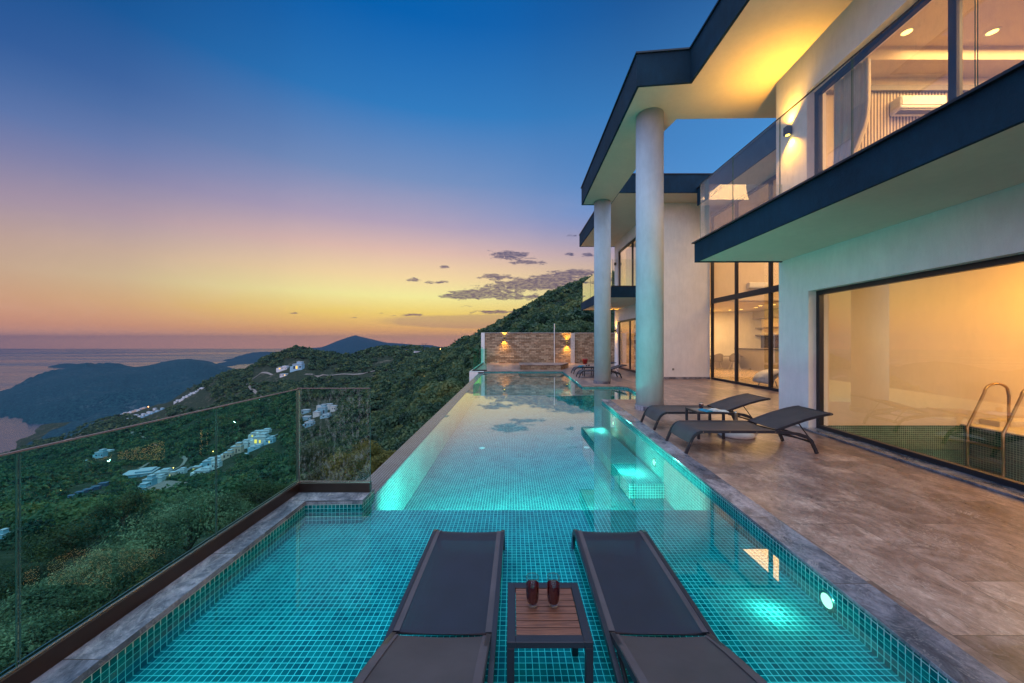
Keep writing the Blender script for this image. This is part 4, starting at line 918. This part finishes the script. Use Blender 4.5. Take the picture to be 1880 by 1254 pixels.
ridge('far_mountain',[(375,672,4300),(400,667,4600),(440,661,5200),(500,651,6200),(535,645,7000),(552,640,7600),(575,641,8000),(590,639,8400),(620,626,9000),(640,619,9200),(648,616.5,9300),(653,615,9300),(658,617,9300),(680,622,9300),(710,629,9300),(740,631,9300),(765,633,9300),(790,633,9300),(810,637,9300),(830,642,9300),(850,650,9300)],M['hazy_far_ground'],.35,.2,260,1500,8,du=2)
ridge('far_mountain',[(800,660,6200),(822,645,6200),(835,637,6200),(850,631,6200),(862,629,6200),(875,621,6200),(888,612,6200),(898,606,6200),(905,605,6200),(925,607,6200),(960,600,6200),(1010,604,6200),(1100,620,6200),(1250,640,6200)],M['hazy_far_ground'],.25,.2,200,1100,4,du=3)
# sea
m,nt,out=mat('sea_water'); b=bsdf(nt,out,(.012,.035,.06),.12,0,.5); p=geopos(nt)
n=noise(nt,.012,8,.7,scaled(nt,p,(1,1.0,1))); bump(nt,b,n.outputs[0],.35,9.0); n2=noise(nt,.0009,4,.6,scaled(nt,p,(.35,1.6,1))); lk(nt,ramp(nt,n2.outputs[0],[(.4,(.07,.07,.07)),(.6,(.3,.3,.3))]).outputs[0],b.inputs['Roughness']); M['sea_water']=m
s=MB(); s.add([(-24000,900,SEA),(24000,900,SEA),(24000,15231,SEA),(-24000,15231,SEA)],[[0,1,2,3]]); struct(s.build('sea',M['sea_water']))

def on_ground(px,py,lo=30,hi=1000):
    """the ground point that a photo pixel looks at"""
    Y=np.exp(np.linspace(math.log(lo),math.log(hi),500)); X=(px-CX)/F*Y; Z=terrain_z(X,Y); row=CY+F*(H-Z)/Y
    i=int(np.argmax(row<=py)) if (row<=py).any() else int(np.argmin(np.abs(row-py)))
    return float(X[i]),float(Y[i]),float(Z[i])
# tracks and roads draped on the ground
def track(name,pts,w,m,label=None):
    P=[on_ground(*p) for p in pts]; q=[]
    for a,b in zip(P,P[1:]):
        n=max(2,int(math.hypot(b[0]-a[0],b[1]-a[1])/6))
        for i in range(n): t=i/n; q.append((a[0]+(b[0]-a[0])*t,a[1]+(b[1]-a[1])*t))
    q.append(P[-1][:2]); A=offset(q,w/2); B=offset(q,-w/2); za=terrain_z(*np.array(A).T)+.9; zb=terrain_z(*np.array(B).T)+.9
    mb=MB()
    for i in range(len(q)-1): mb.add([(*A[i],za[i]),(*A[i+1],za[i+1]),(*B[i+1],zb[i+1]),(*B[i],zb[i])],[[0,1,2,3]])
    return struct(mb.build(name,m))
plain('dirt',(.20,.155,.125),.95,var=.25,scale=.4); plain('road_grey',(.15,.15,.16),.9,var=.15,scale=.3)
TRK=[]
def trk(*a): TRK.append(a[1]); return track(*a)
trk('dirt_track',[(250,786),(240,796),(262,803),(277,808),(287,818),(305,822),(322,825),(334,835),(341,845),(334,857),(318,866)],3.2,M['dirt'])
trk('dirt_track',[(292,829),(283,842),(272,852),(255,862)],3,M['dirt'])
trk('dirt_track',[(560,688),(585,692),(610,690),(640,688),(680,684),(720,680),(760,675)],5,M['dirt'])
trk('dirt_track',[(452,705),(470,722),(492,736),(500,748)],4,M['dirt'])
trk('dirt_track',[(500,690),(480,685),(460,700)],4,M['dirt'])
trk('village_road',[(155,975),(185,958),(215,942),(245,937)],3,M['road_grey'])
trk('village_road',[(60,830),(120,808),(160,797)],4,M['dirt'])
trk('village_road',[(250,895),(300,878),(350,862),(400,845),(450,826),(500,803),(540,785),(552,776)],3.5,M['road_grey'])

# ------------------------------------------------------------------ vegetation
def quads(name,C,S,Nn,m,asp=.45,kind=None,parent=None,link=True):
    """leaf cards: centres C (n,3), sizes S (n), normals random about Nn"""
    n=len(C); t=rng.normal(size=(n,3)); nn=Nn+rng.normal(size=(n,3))*.55; nn/=np.linalg.norm(nn,axis=1)[:,None]
    t-=nn*(t*nn).sum(1)[:,None]; t/=np.linalg.norm(t,axis=1)[:,None]; b=np.cross(nn,t); s=S[:,None]
    P=np.stack([C-t*s,C-b*s*asp*.9-t*s*.1,C+t*s,C+b*s*asp],1).reshape(-1,3)
    me=bpy.data.meshes.new(name); me.vertices.add(4*n); me.vertices.foreach_set('co',P.ravel()); me.loops.add(4*n); me.loops.foreach_set('vertex_index',np.arange(4*n))
    me.polygons.add(n); me.polygons.foreach_set('loop_start',np.arange(0,4*n,4)); me.polygons.foreach_set('loop_total',np.full(n,4)); me.update(calc_edges=True); me.materials.append(m)
    o=bpy.data.objects.new(name,me); col.objects.link(o); 
    if parent: o.parent=parent
    return o
def leaf_mat(name,stops,sc,sc2,rough=.6):
    m,nt,out=mat(name); b=bsdf(nt,out,(.05,.08,.03),rough,0,.3); p=geopos(nt)
    n=noise(nt,sc,3,.6,p); n2=noise(nt,sc2,2,.5,p)
    r=ramp(nt,math_(nt,'ADD',math_(nt,'MULTIPLY',n.outputs[0],.6),math_(nt,'MULTIPLY',n2.outputs[0],.4)),stops)
    lk(nt,r.outputs[0],b.inputs['Base Color']); tl=nt.nodes.new('ShaderNodeBsdfTranslucent'); lk(nt,r.outputs[0],tl.inputs[0]); mx=nt.nodes.new('ShaderNodeMixShader'); mx.inputs[0].default_value=.42; lk(nt,b.outputs[0],mx.inputs[1]); lk(nt,tl.outputs[0],mx.inputs[2]); lk(nt,mx.outputs[0],out.inputs[0]); M[name]=m
leaf_mat('olive_leaf',[(.38,(.03,.05,.022)),(.5,(.11,.15,.07)),(.60,(.28,.32,.17))],1.1,9)
leaf_mat('oak_leaf',[(.38,(.012,.026,.010)),(.5,(.035,.055,.020)),(.60,(.12,.11,.03))],.7,7)
leaf_mat('yellow_leaf',[(.35,(.06,.07,.015)),(.5,(.14,.13,.02)),(.65,(.22,.17,.03))],1.2,8)
leaf_mat('forest_leaf',[(.38,(.006,.026,.016)),(.45,(.024,.065,.034)),(.53,(.065,.115,.045)),(.63,(.17,.18,.055))],.07,.35)
plain('bark',(.10,.08,.06),.9,var=.3,scale=8)
def crown_points(n,rx,rz,lobes,spread=.62,seed=1):
    g=np.random.default_rng(seed); L=[]
    for i in range(lobes):
        a=g.random()*6.283; e=g.random()*1.3-.25; rr=spread*(.6+.4*g.random()); L.append((rr*math.cos(a)*math.cos(e),rr*math.sin(a)*math.cos(e),rr*math.sin(e),.26+.22*g.random()))
    L=np.array(L); k=g.integers(0,lobes,n); d=g.normal(size=(n,3)); d/=np.linalg.norm(d,axis=1)[:,None]; r=g.random(n)**.28
    C=L[k,:3]+d*(L[k,3]*r)[:,None]; Nn=d*1.0; Nn[:,2]+=.5
    # twigs that stick out past the lobes
    C+=d*(g.random(n)**6*.16)[:,None]
    return C*np.array([rx,rx,rz]),Nn
def bush(name,label,x,y,z,rx,rz,n,leaf,m,seed,cat='bush',group=None,lobes=16):
    t=thing(name,label,cat,(x,y,z),0,group)
    C,Nn=crown_points(n,rx,rz,lobes,seed=seed); C[:,2]+=rz*1.05
    quads('crown',C,leaf*(.7+.6*rng.random(n)),Nn,m,parent=t)
    tr=MB(); tr.tube([(0,0,-.6),(.04*rx,.02,rz*.4),(.12*rx,-.05,rz*.9)],[.10*rx/2,.07*rx/2,.03],7)
    for k in range(5):
        a=k*1.26+seed; tr.tube([(0,0,rz*.25),(rx*.3*math.cos(a),rx*.3*math.sin(a),rz*.75),(rx*.62*math.cos(a),rx*.62*math.sin(a),rz*1.15)],[.05*rx/2,.035*rx/2,.012],6)
    tr.build('trunk',M['bark'],t); return t
# bushes just outside the railing: (photo column, photo row of the crown centre, distance, radius, kind)
BUSH=[(20,1215,7.5,1.15,'o','grey green olive bush at the bottom left corner behind the glass'),
(95,1120,9.5,1.3,'o','grey green olive bush low on the left, beyond the first pane joint'),
(185,1075,10.5,1.35,'o','grey green olive bush beyond the first pane, next up from the corner'),
(150,1180,8.2,1.0,'k','dark green bush low beside the base channel on the left'),
(262,1010,12,1.5,'o','grey green olive bush in the middle of the wide pane'),
(345,958,14,1.8,'o','tallest pale olive bush left of the second pane joint'),
(290,1060,10.5,1.1,'k','dark green bush below the tallest olive bush'),
(410,955,14.5,1.25,'o','pale olive bush just behind the second pane joint'),
(462,925,17,1.5,'b','brownish green bush right of the second pane joint'),
(520,915,18,1.1,'b','brownish green bush close to the balustrade corner'),
(225,930,27,1.9,'k','dark bush farther down the slope behind the olive bushes'),
(110,1010,21,2.2,'k','dark bush on the slope left of the olive bushes'),
(30,1090,14,1.7,'k','dark bush on the slope at the left edge'),
(640,862,21,1.6,'y','yellow green bush seen through the front glass pane'),
(678,838,24,1.5,'y','bright yellow green bush beside the right end of the glass'),
(703,852,20,1.0,'y','yellow green bush against the pool weir'),
(600,880,22,1.5,'k','dark green bush low behind the front glass pane'),
(575,845,30,2.2,'k','dark green tree behind the balustrade corner'),
]
for i,(px,py,Y,r,k,l) in enumerate(BUSH):
    x=(px-CX)/F*Y; zc=H-(py-CY)/F*Y; rz=r*.78; n=int(5200+2600*min(r,1.8)) if Y<20 else 5200
    mm_={'o':'olive_leaf','k':'oak_leaf','b':'oak_leaf','y':'yellow_leaf'}[k]
    bush('olive_bush' if k=='o' else 'bush',l,x,Y,zc-rz*1.05,r,rz,n,.040*(r/1.3)**.5 if Y<20 else .07,M[mm_],i+1,group='bushes below the pool')
# forest: crowns over the slopes
def forest(name,n,Y0,Y1,rmin,rmax,per,seed,thin=0.0,pxr=(-150,1180),leafk=.30):
    g=np.random.default_rng(seed); m_=n*3
    Y=np.sqrt(g.random(m_)*(Y1**2-Y0**2)+Y0**2); px=pxr[0]+g.random(m_)*(pxr[1]-pxr[0]); X=(px-CX)/F*Y; Z=terrain_z(X,Y)
    row=CY+F*(H-Z)/Y
    ok=(Z>SEA+4)&~((X>-2.8)&(Y<33))
    if thin: ok&=(fbm2(X,Y,60,4,77)+g.random(m_)*.5)>(-.25+thin)
    for cx,cy,wx,wy in CLEAR: ok&=~((np.abs(px-cx)<wx)&(row-cy>-wy)&(row-cy<wy*1.6+4))
    for T in TRK:
        for a,b in zip(T,T[1:]):
            ax,ay=a; bx,by=b; L=max(1e-6,(bx-ax)**2+(by-ay)**2); t=np.clip(((px-ax)*(bx-ax)+(row-ay)*(by-ay))/L,0,1)
            d=np.hypot(px-ax-t*(bx-ax),(row-ay-t*(by-ay))*1.6-3.5); ok&=d>(3.2 if Y0>200 else 3)
    X,Y,Z=X[ok][:n],Y[ok][:n],Z[ok][:n]; k=len(X); r=rmin+(rmax-rmin)*g.random(k)**1.6
    d=g.normal(size=(k,per,3)); d/=np.linalg.norm(d,axis=2)[:,:,None]; d[:,:,2]=np.abs(d[:,:,2])*1.1-.15
    lob=g.normal(size=(k,5,3)); lob/=np.linalg.norm(lob,axis=2)[:,:,None]; lob[:,:,2]=np.abs(lob[:,:,2])
    li=g.integers(0,5,(k,per)); off=np.take_along_axis(lob,li[:,:,None].repeat(3,2),1)*.5
    rad=.62*(.75+.25*g.random((k,per)))
    C=(off+d*rad[:,:,None])*r[:,None,None]; C[:,:,2]*=.85; C+=np.stack([X,Y,Z+r*.25],1)[:,None,:]
    S=(r[:,None]*leafk*(.7+.6*g.random((k,per)))).ravel(); Nn=(d+np.array([0,0,.3])).reshape(-1,3)
    o=quads(name,C.reshape(-1,3),S,Nn,M['forest_leaf'],asp=.75); o['kind']='stuff'; return o
CLEAR=[(545,672,22,13),(510,684,45,9),(585,765,32,16),(595,745,30,12),(312,905,36,16),(275,890,30,30),(250,868,30,12),(330,858,30,14),(400,850,32,13),(445,825,34,10),(485,805,34,16),(100,925,36,12),(165,903,40,13),(195,835,26,10),(345,728,45,10),(235,748,40,6),(280,745,30,14),(8,1060,14,22),(640,687,50,3),(225,940,30,8),(15,1000,20,5)]
forest('forest',420,26,75,1.5,2.9,600,1,leafk=.075)
forest('forest',2600,75,240,2.2,5.0,190,2,.10,leafk=.12)
forest('forest',9000,240,600,2.6,6.6,52,3,.24,leafk=.24)
forest('forest',10000,600,1000,2.8,7,22,4,.26,leafk=.40)

# ------------------------------------------------------------------ houses on the slopes
plain('house_white',(.68,.67,.66),.8,var=.08,scale=.8); plain('house_blue',(.30,.50,.60),.8,var=.08,scale=.8); plain('house_pink',(.70,.48,.36),.8,var=.08,scale=.8); plain('house_dark',(.05,.08,.14),.7,var=.2,scale=.8)
plain('roof_brown',(.20,.14,.12),.8,var=.2,scale=1.5); plain('roof_pale',(.34,.36,.40),.8,var=.1,scale=.8); plain('window_dark',(.03,.05,.08),.1,var=.2,scale=1)
def house(px,py,wpx,hpx,kind,label,deg=0,group='houses on the slopes',lit=0,cat='house',name='hillside_house'):
    x,y,z=on_ground(px,py+2); w=wpx*.95/F*y; h=hpx*.95/F*y; dpt=w*.7; z+=h*.15
    t=thing(name,label,cat,(x,y,z-.2),R(deg),group)
    wm,rm={'w':('house_white','roof_pale'),'b':('house_blue','roof_pale'),'p':('house_pink','roof_pale'),'n':('house_white','roof_brown'),'d':('house_dark','house_dark')}[kind]
    g=MB(); g.box(-w/2,-dpt/2,-6,w/2,dpt/2,h)
    if kind in 'wbp' and wpx>13: g.box(-w*.1,-dpt*.3,h,w*.42,dpt*.42,h*1.5); g.box(-w/2-.25*w,-dpt*.5,-6,-w/2,dpt*.1,h*.55)
    g.build('wall',M[wm],t)
    r=MB()
    if kind=='n':
        e=w*.05; v=[(-w/2-e,-dpt/2-e,h),(w/2+e,-dpt/2-e,h),(w/2+e,dpt/2+e,h),(-w/2-e,dpt/2+e,h),(-w*.28,0,h*1.5),(w*.28,0,h*1.5)]
        r.add(v,[[0,1,5,4],[1,2,5],[2,3,4,5],[3,0,4],[3,2,1,0]])
    else:
        e=w*.03; r.box(-w/2-e,-dpt/2-e,h+.01,w/2+e,dpt/2+e,h*1.09)
        if kind in 'wbp' and wpx>13: r.box(-w*.12,-dpt*.33,h*1.5+.01,w*.45,dpt*.45,h*1.58)
    r.build('roof',M[rm],t)
    if wpx>=9:
        nw=3 if wpx<30 else 6
        for i in range(nw):
            if random.random()<.25 and i>=lit: continue
            a_=random.uniform(.14,.34); zt=random.uniform(.55,.72); zb=random.choice([.05,.3,.35])
            g=MB(); cx_=-w/2+w*(i+.5+random.uniform(-.15,.15))/nw; g.box(cx_-w*a_/nw,-dpt/2-.06,h*zb,cx_+w*a_/nw,-dpt/2+.02,h*zt); g.build('window',M['lit_window' if (i<lit or random.random()<.12) else 'window_dark'],t)
    return t
HS=[(312,908,52,17,'n','large white house with brown hipped roof, lowest of the village',-14,1),
(262,906,20,13,'b','pale blue house left of the brown roofed house',10,0),(275,893,17,14,'b','pale blue two level house above the brown roofed house',5,0),
(240,912,12,7,'w','small pale shed at the lower left end of the village',0,0),(292,885,16,9,'w','white house with terrace between the long roof and the brown roof',10,0),
(300,872,22,7,'w','white house under the end of the dirt track',20,0),(258,872,44,6,'b','long low pale blue row house at the upper left of the village',24,0),
(318,874,10,9,'p','small pinkish house with lit window above the brown roof',10,1),(333,868,14,7,'w','white house at the upper right of the brown roofed house',14,0),
(345,905,10,5,'w','small white annex right of the brown roofed house',0,0),
(362,862,12,7,'p','small pinkish house between both village groups',12,1),(376,867,26,7,'w','long white house with flat roof left of the pane joint',8,0),
(385,853,18,9,'b','blue house with flat roof left of the pane joint',16,0),(398,858,14,10,'w','white house right behind the pane joint',8,0),
(408,842,20,6,'w','long pale house just right of the pane joint',20,0),(420,838,14,9,'p','pinkish house with broad front in the middle row',15,0),
(436,830,17,12,'p','pinkish tall house in the middle of the row',12,0),(449,822,16,10,'w','white house with flat roof in the middle of the row',12,0),
(460,818,12,12,'w','white tall house beside the blue pool terrace',12,0),(450,836,10,5,'b','small blue pool house under the row',5,0),
(472,822,18,5,'b','low blue terrace house under the lit villa',5,0),(480,812,22,11,'w','white villa with lit yellow windows near the end of the row',8,2),
(497,812,14,8,'b','blue house right of the lit villa',5,0),(470,800,15,7,'w','pale house above the lit villa',14,0),(487,795,18,6,'w','pale low house at the top of the row',14,0),
(562,757,13,6,'b','topmost of three small stacked houses behind the corner glass',4,0),(564,769,13,6,'b','middle one of three small stacked houses behind the corner glass',4,0),(569,781,15,7,'b','lowest of three small stacked houses behind the corner glass',4,0),
(582,763,12,8,'w','white house on the left of the bright hill group',6,0),(592,758,15,11,'b','pale blue villa in the middle of the bright hill group',6,0),
(604,750,12,9,'w','white villa at the top of the bright hill group',10,0),(588,749,11,6,'w','small white roof topping the bright hill group',0,0),
(613,753,11,9,'w','white villa at the right of the bright hill group',-10,0),(600,765,14,5,'b','low blue house under the bright hill group',0,0),
(548,677,17,9,'b','solitary bright blue villa on the bare ridge clearing',6,0),(522,676,16,4,'w','low pale building left of the bright blue villa',0,0),(522,688,12,3,'w','low pale ruin under the ridge clearing',0,0),
(767,650,13,6,'w','small building under the pylon on the ridge',0,0),(752,644,15,4,'d','dark flat building on the ridge left of the pylon',0,0),
(777,690,12,3,'w','small white roof on the wooded slope beside the pool weir',0,0),
(186,839,14,9,'b','blue villa alone on the upper left slope',6,0),(200,828,12,3,'w','pale roof right of the lone blue villa',0,0),(165,846,10,3,'b','low blue roof left of the lone blue villa',0,0),
(4,1060,16,16,'b','pale blue house cut by the left edge of the picture',0,0)]
for h_ in HS: house(h_[0],h_[1],h_[2],h_[3],h_[4],h_[5],h_[6],lit=h_[7])
# row of dark roofed terrace houses
for i,(px,py) in enumerate([(70,940),(84,934),(100,927),(116,920),(133,913),(147,907),(162,902),(176,897),(190,891),(203,886)]):
    nth=['first','second','third','fourth','fifth','sixth','seventh','eighth','ninth','tenth'][i]
    house(px,py,12,6,'d',f'dark blue roofed row house, {nth} from the left in the long row',24,'row of dark roofed houses',name='row_house')
# far village, small white boxes
FV=[]
for i in range(12): FV.append((214+i*4.6+random.uniform(-1,1),751-i*.5+random.uniform(-1.2,1.2),'p' if i%3 else 'w','of the small pale houses strung along the low spur'))
for i in range(9): FV.append((232+i*6.5+random.uniform(-2,2),772-i*2.4+random.uniform(-2.5,2.5),'w','of the scattered houses above the glass rail'))
for i in range(12): FV.append((322+i*4.4+random.uniform(-1,1),739-i*2.4+random.uniform(-1.5,1.5),'w','of the white houses climbing the ridge shoulder'))
for i in range(5): FV.append((262+i*9,765-i*3.6,'b','of the bluish houses beside the orange street lamp'))
cnt={}
for (px,py,k,s_) in FV:
    house(px,py,random.uniform(4,6.5),random.uniform(2.2,3.2),k,'tiny pale house, one '+s_,random.uniform(-15,15),'houses '+s_[7:] if False else s_.replace('of the ',''),name='village_house')
# street lamps that are lit
for (px,py,hp,l) in [(272,757,9,'lit orange street lamp in the far village on the left'),(743,686,7,'lit orange street lamp on the slope beside the pool weir'),(725,696,6,'lit street lamp left of the one beside the weir'),(808,650,9,'lit orange street lamp on the ridge saddle'),(820,650,7,'second lit street lamp on the ridge saddle'),(112,912,10,'tall lit yellow street lamp above the row houses'),(84,900,7,'lit street lamp left of the tall yellow one'),(140,938,5,'lit street lamp below the row houses'),(287,832,4,'lit yellow street lamp where the dirt tracks meet'),(391,838,5,'lit yellow street lamp at the pane joint'),(318,868,6,'lit street lamp in the village above the brown roof')]:
    x,y,z=on_ground(px,py); t=thing('street_lamp',l,'street lamp',(x,y,z),0,'lit street lamps'); h=max(4,hp/F*y)
    g=MB(); g.tube([(0,0,0),(0,0,h),(h*.08,-h*.05,h*1.03)],.12+.0003*y,6); g.build('pole',M['grey_furniture'],t)
    g=MB(); rr=.0011*y; g.lathe([(.001,-rr),(rr*.7,-rr*.7),(rr,0),(rr*.7,rr*.7),(.001,rr)],(h*.08,-h*.05,h*1.03),10); g.build('lamp_head',M['street_glow'],t,smooth=True)
# pylon and cypress on the ridge
x,y,z=on_ground(779,646); t=thing('power_pylon','lattice power pylon with raised arms on the ridge','pylon',(x,y,z)); hh=17/F*y
def bar(mb,a,b,r=.28): mb.tube([a,b],r,4)
g=MB(); wv=hh*.13
for sx_ in (-1,1):
    for sy_ in (-1,1): bar(g,(sx_*wv,sy_*wv,0),(sx_*wv*.25,sy_*wv*.25,hh*.55))
for k in range(4):
    q=wv*(1-.75*k/4); q2=wv*(1-.75*(k+1)/4); z0_=hh*.55*k/4; z1_=hh*.55*(k+1)/4
    bar(g,(-q,-q,z0_),(q2,-q2,z1_),.16); bar(g,(q,-q,z0_),(-q2,-q2,z1_),.16)
g.build('tower',M['window_dark'],t)
for sx_ in (-1,1):
    g=MB(); bar(g,(0,0,hh*.5),(sx_*hh*.30,0,hh)); bar(g,(sx_*hh*.04,0,hh*.62),(sx_*hh*.30,0,hh),.2); bar(g,(sx_*hh*.30,0,hh),(sx_*hh*.34,0,hh*.9),.2); g.build('arm',M['window_dark'],t)
g=MB(); bar(g,(-hh*.24,0,hh*.83),(hh*.24,0,hh*.83),.2); g.build('cross_arm',M['window_dark'],t)
x,y,z=on_ground(831,650,lo=500); t=thing('cypress','dark pointed cypress standing on the ridge skyline','tree',(x,y,z)); n=900; hh=16/F*y
u=rng.random(n); an=rng.random(n)*6.283; rr=hh*.16*np.sqrt(1-u)*(.6+.4*rng.random(n)); C=np.stack([rr*np.cos(an),rr*np.sin(an),u*hh],1)
quads('crown',C,np.full(n,hh*.05),np.stack([np.cos(an),np.sin(an),np.full(n,.4)],1),M['forest_leaf'],parent=t)
g=MB(); g.tube([(0,0,-1),(0,0,hh*.3)],.3,6); g.build('trunk',M['bark'],t)
# ------------------------------------------------------------------ air
if HAZE>0:
    m=bpy.data.materials.new('haze_air'); m.use_nodes=True; nt=m.node_tree
    for n in list(nt.nodes): nt.nodes.remove(n)
    o_=nt.nodes.new('ShaderNodeOutputMaterial'); pv=nt.nodes.new('ShaderNodeVolumePrincipled'); pv.inputs['Density'].default_value=HAZE; pv.inputs['Color'].default_value=(*HAZE_C,1); pv.inputs['Anisotropy'].default_value=.2
    lk(nt,pv.outputs[0],o_.inputs['Volume'])
    hz=MB(); hz.box(-26000,-40,-346,26000,15400,232); o=hz.build('haze',m); o['kind']='stuff'
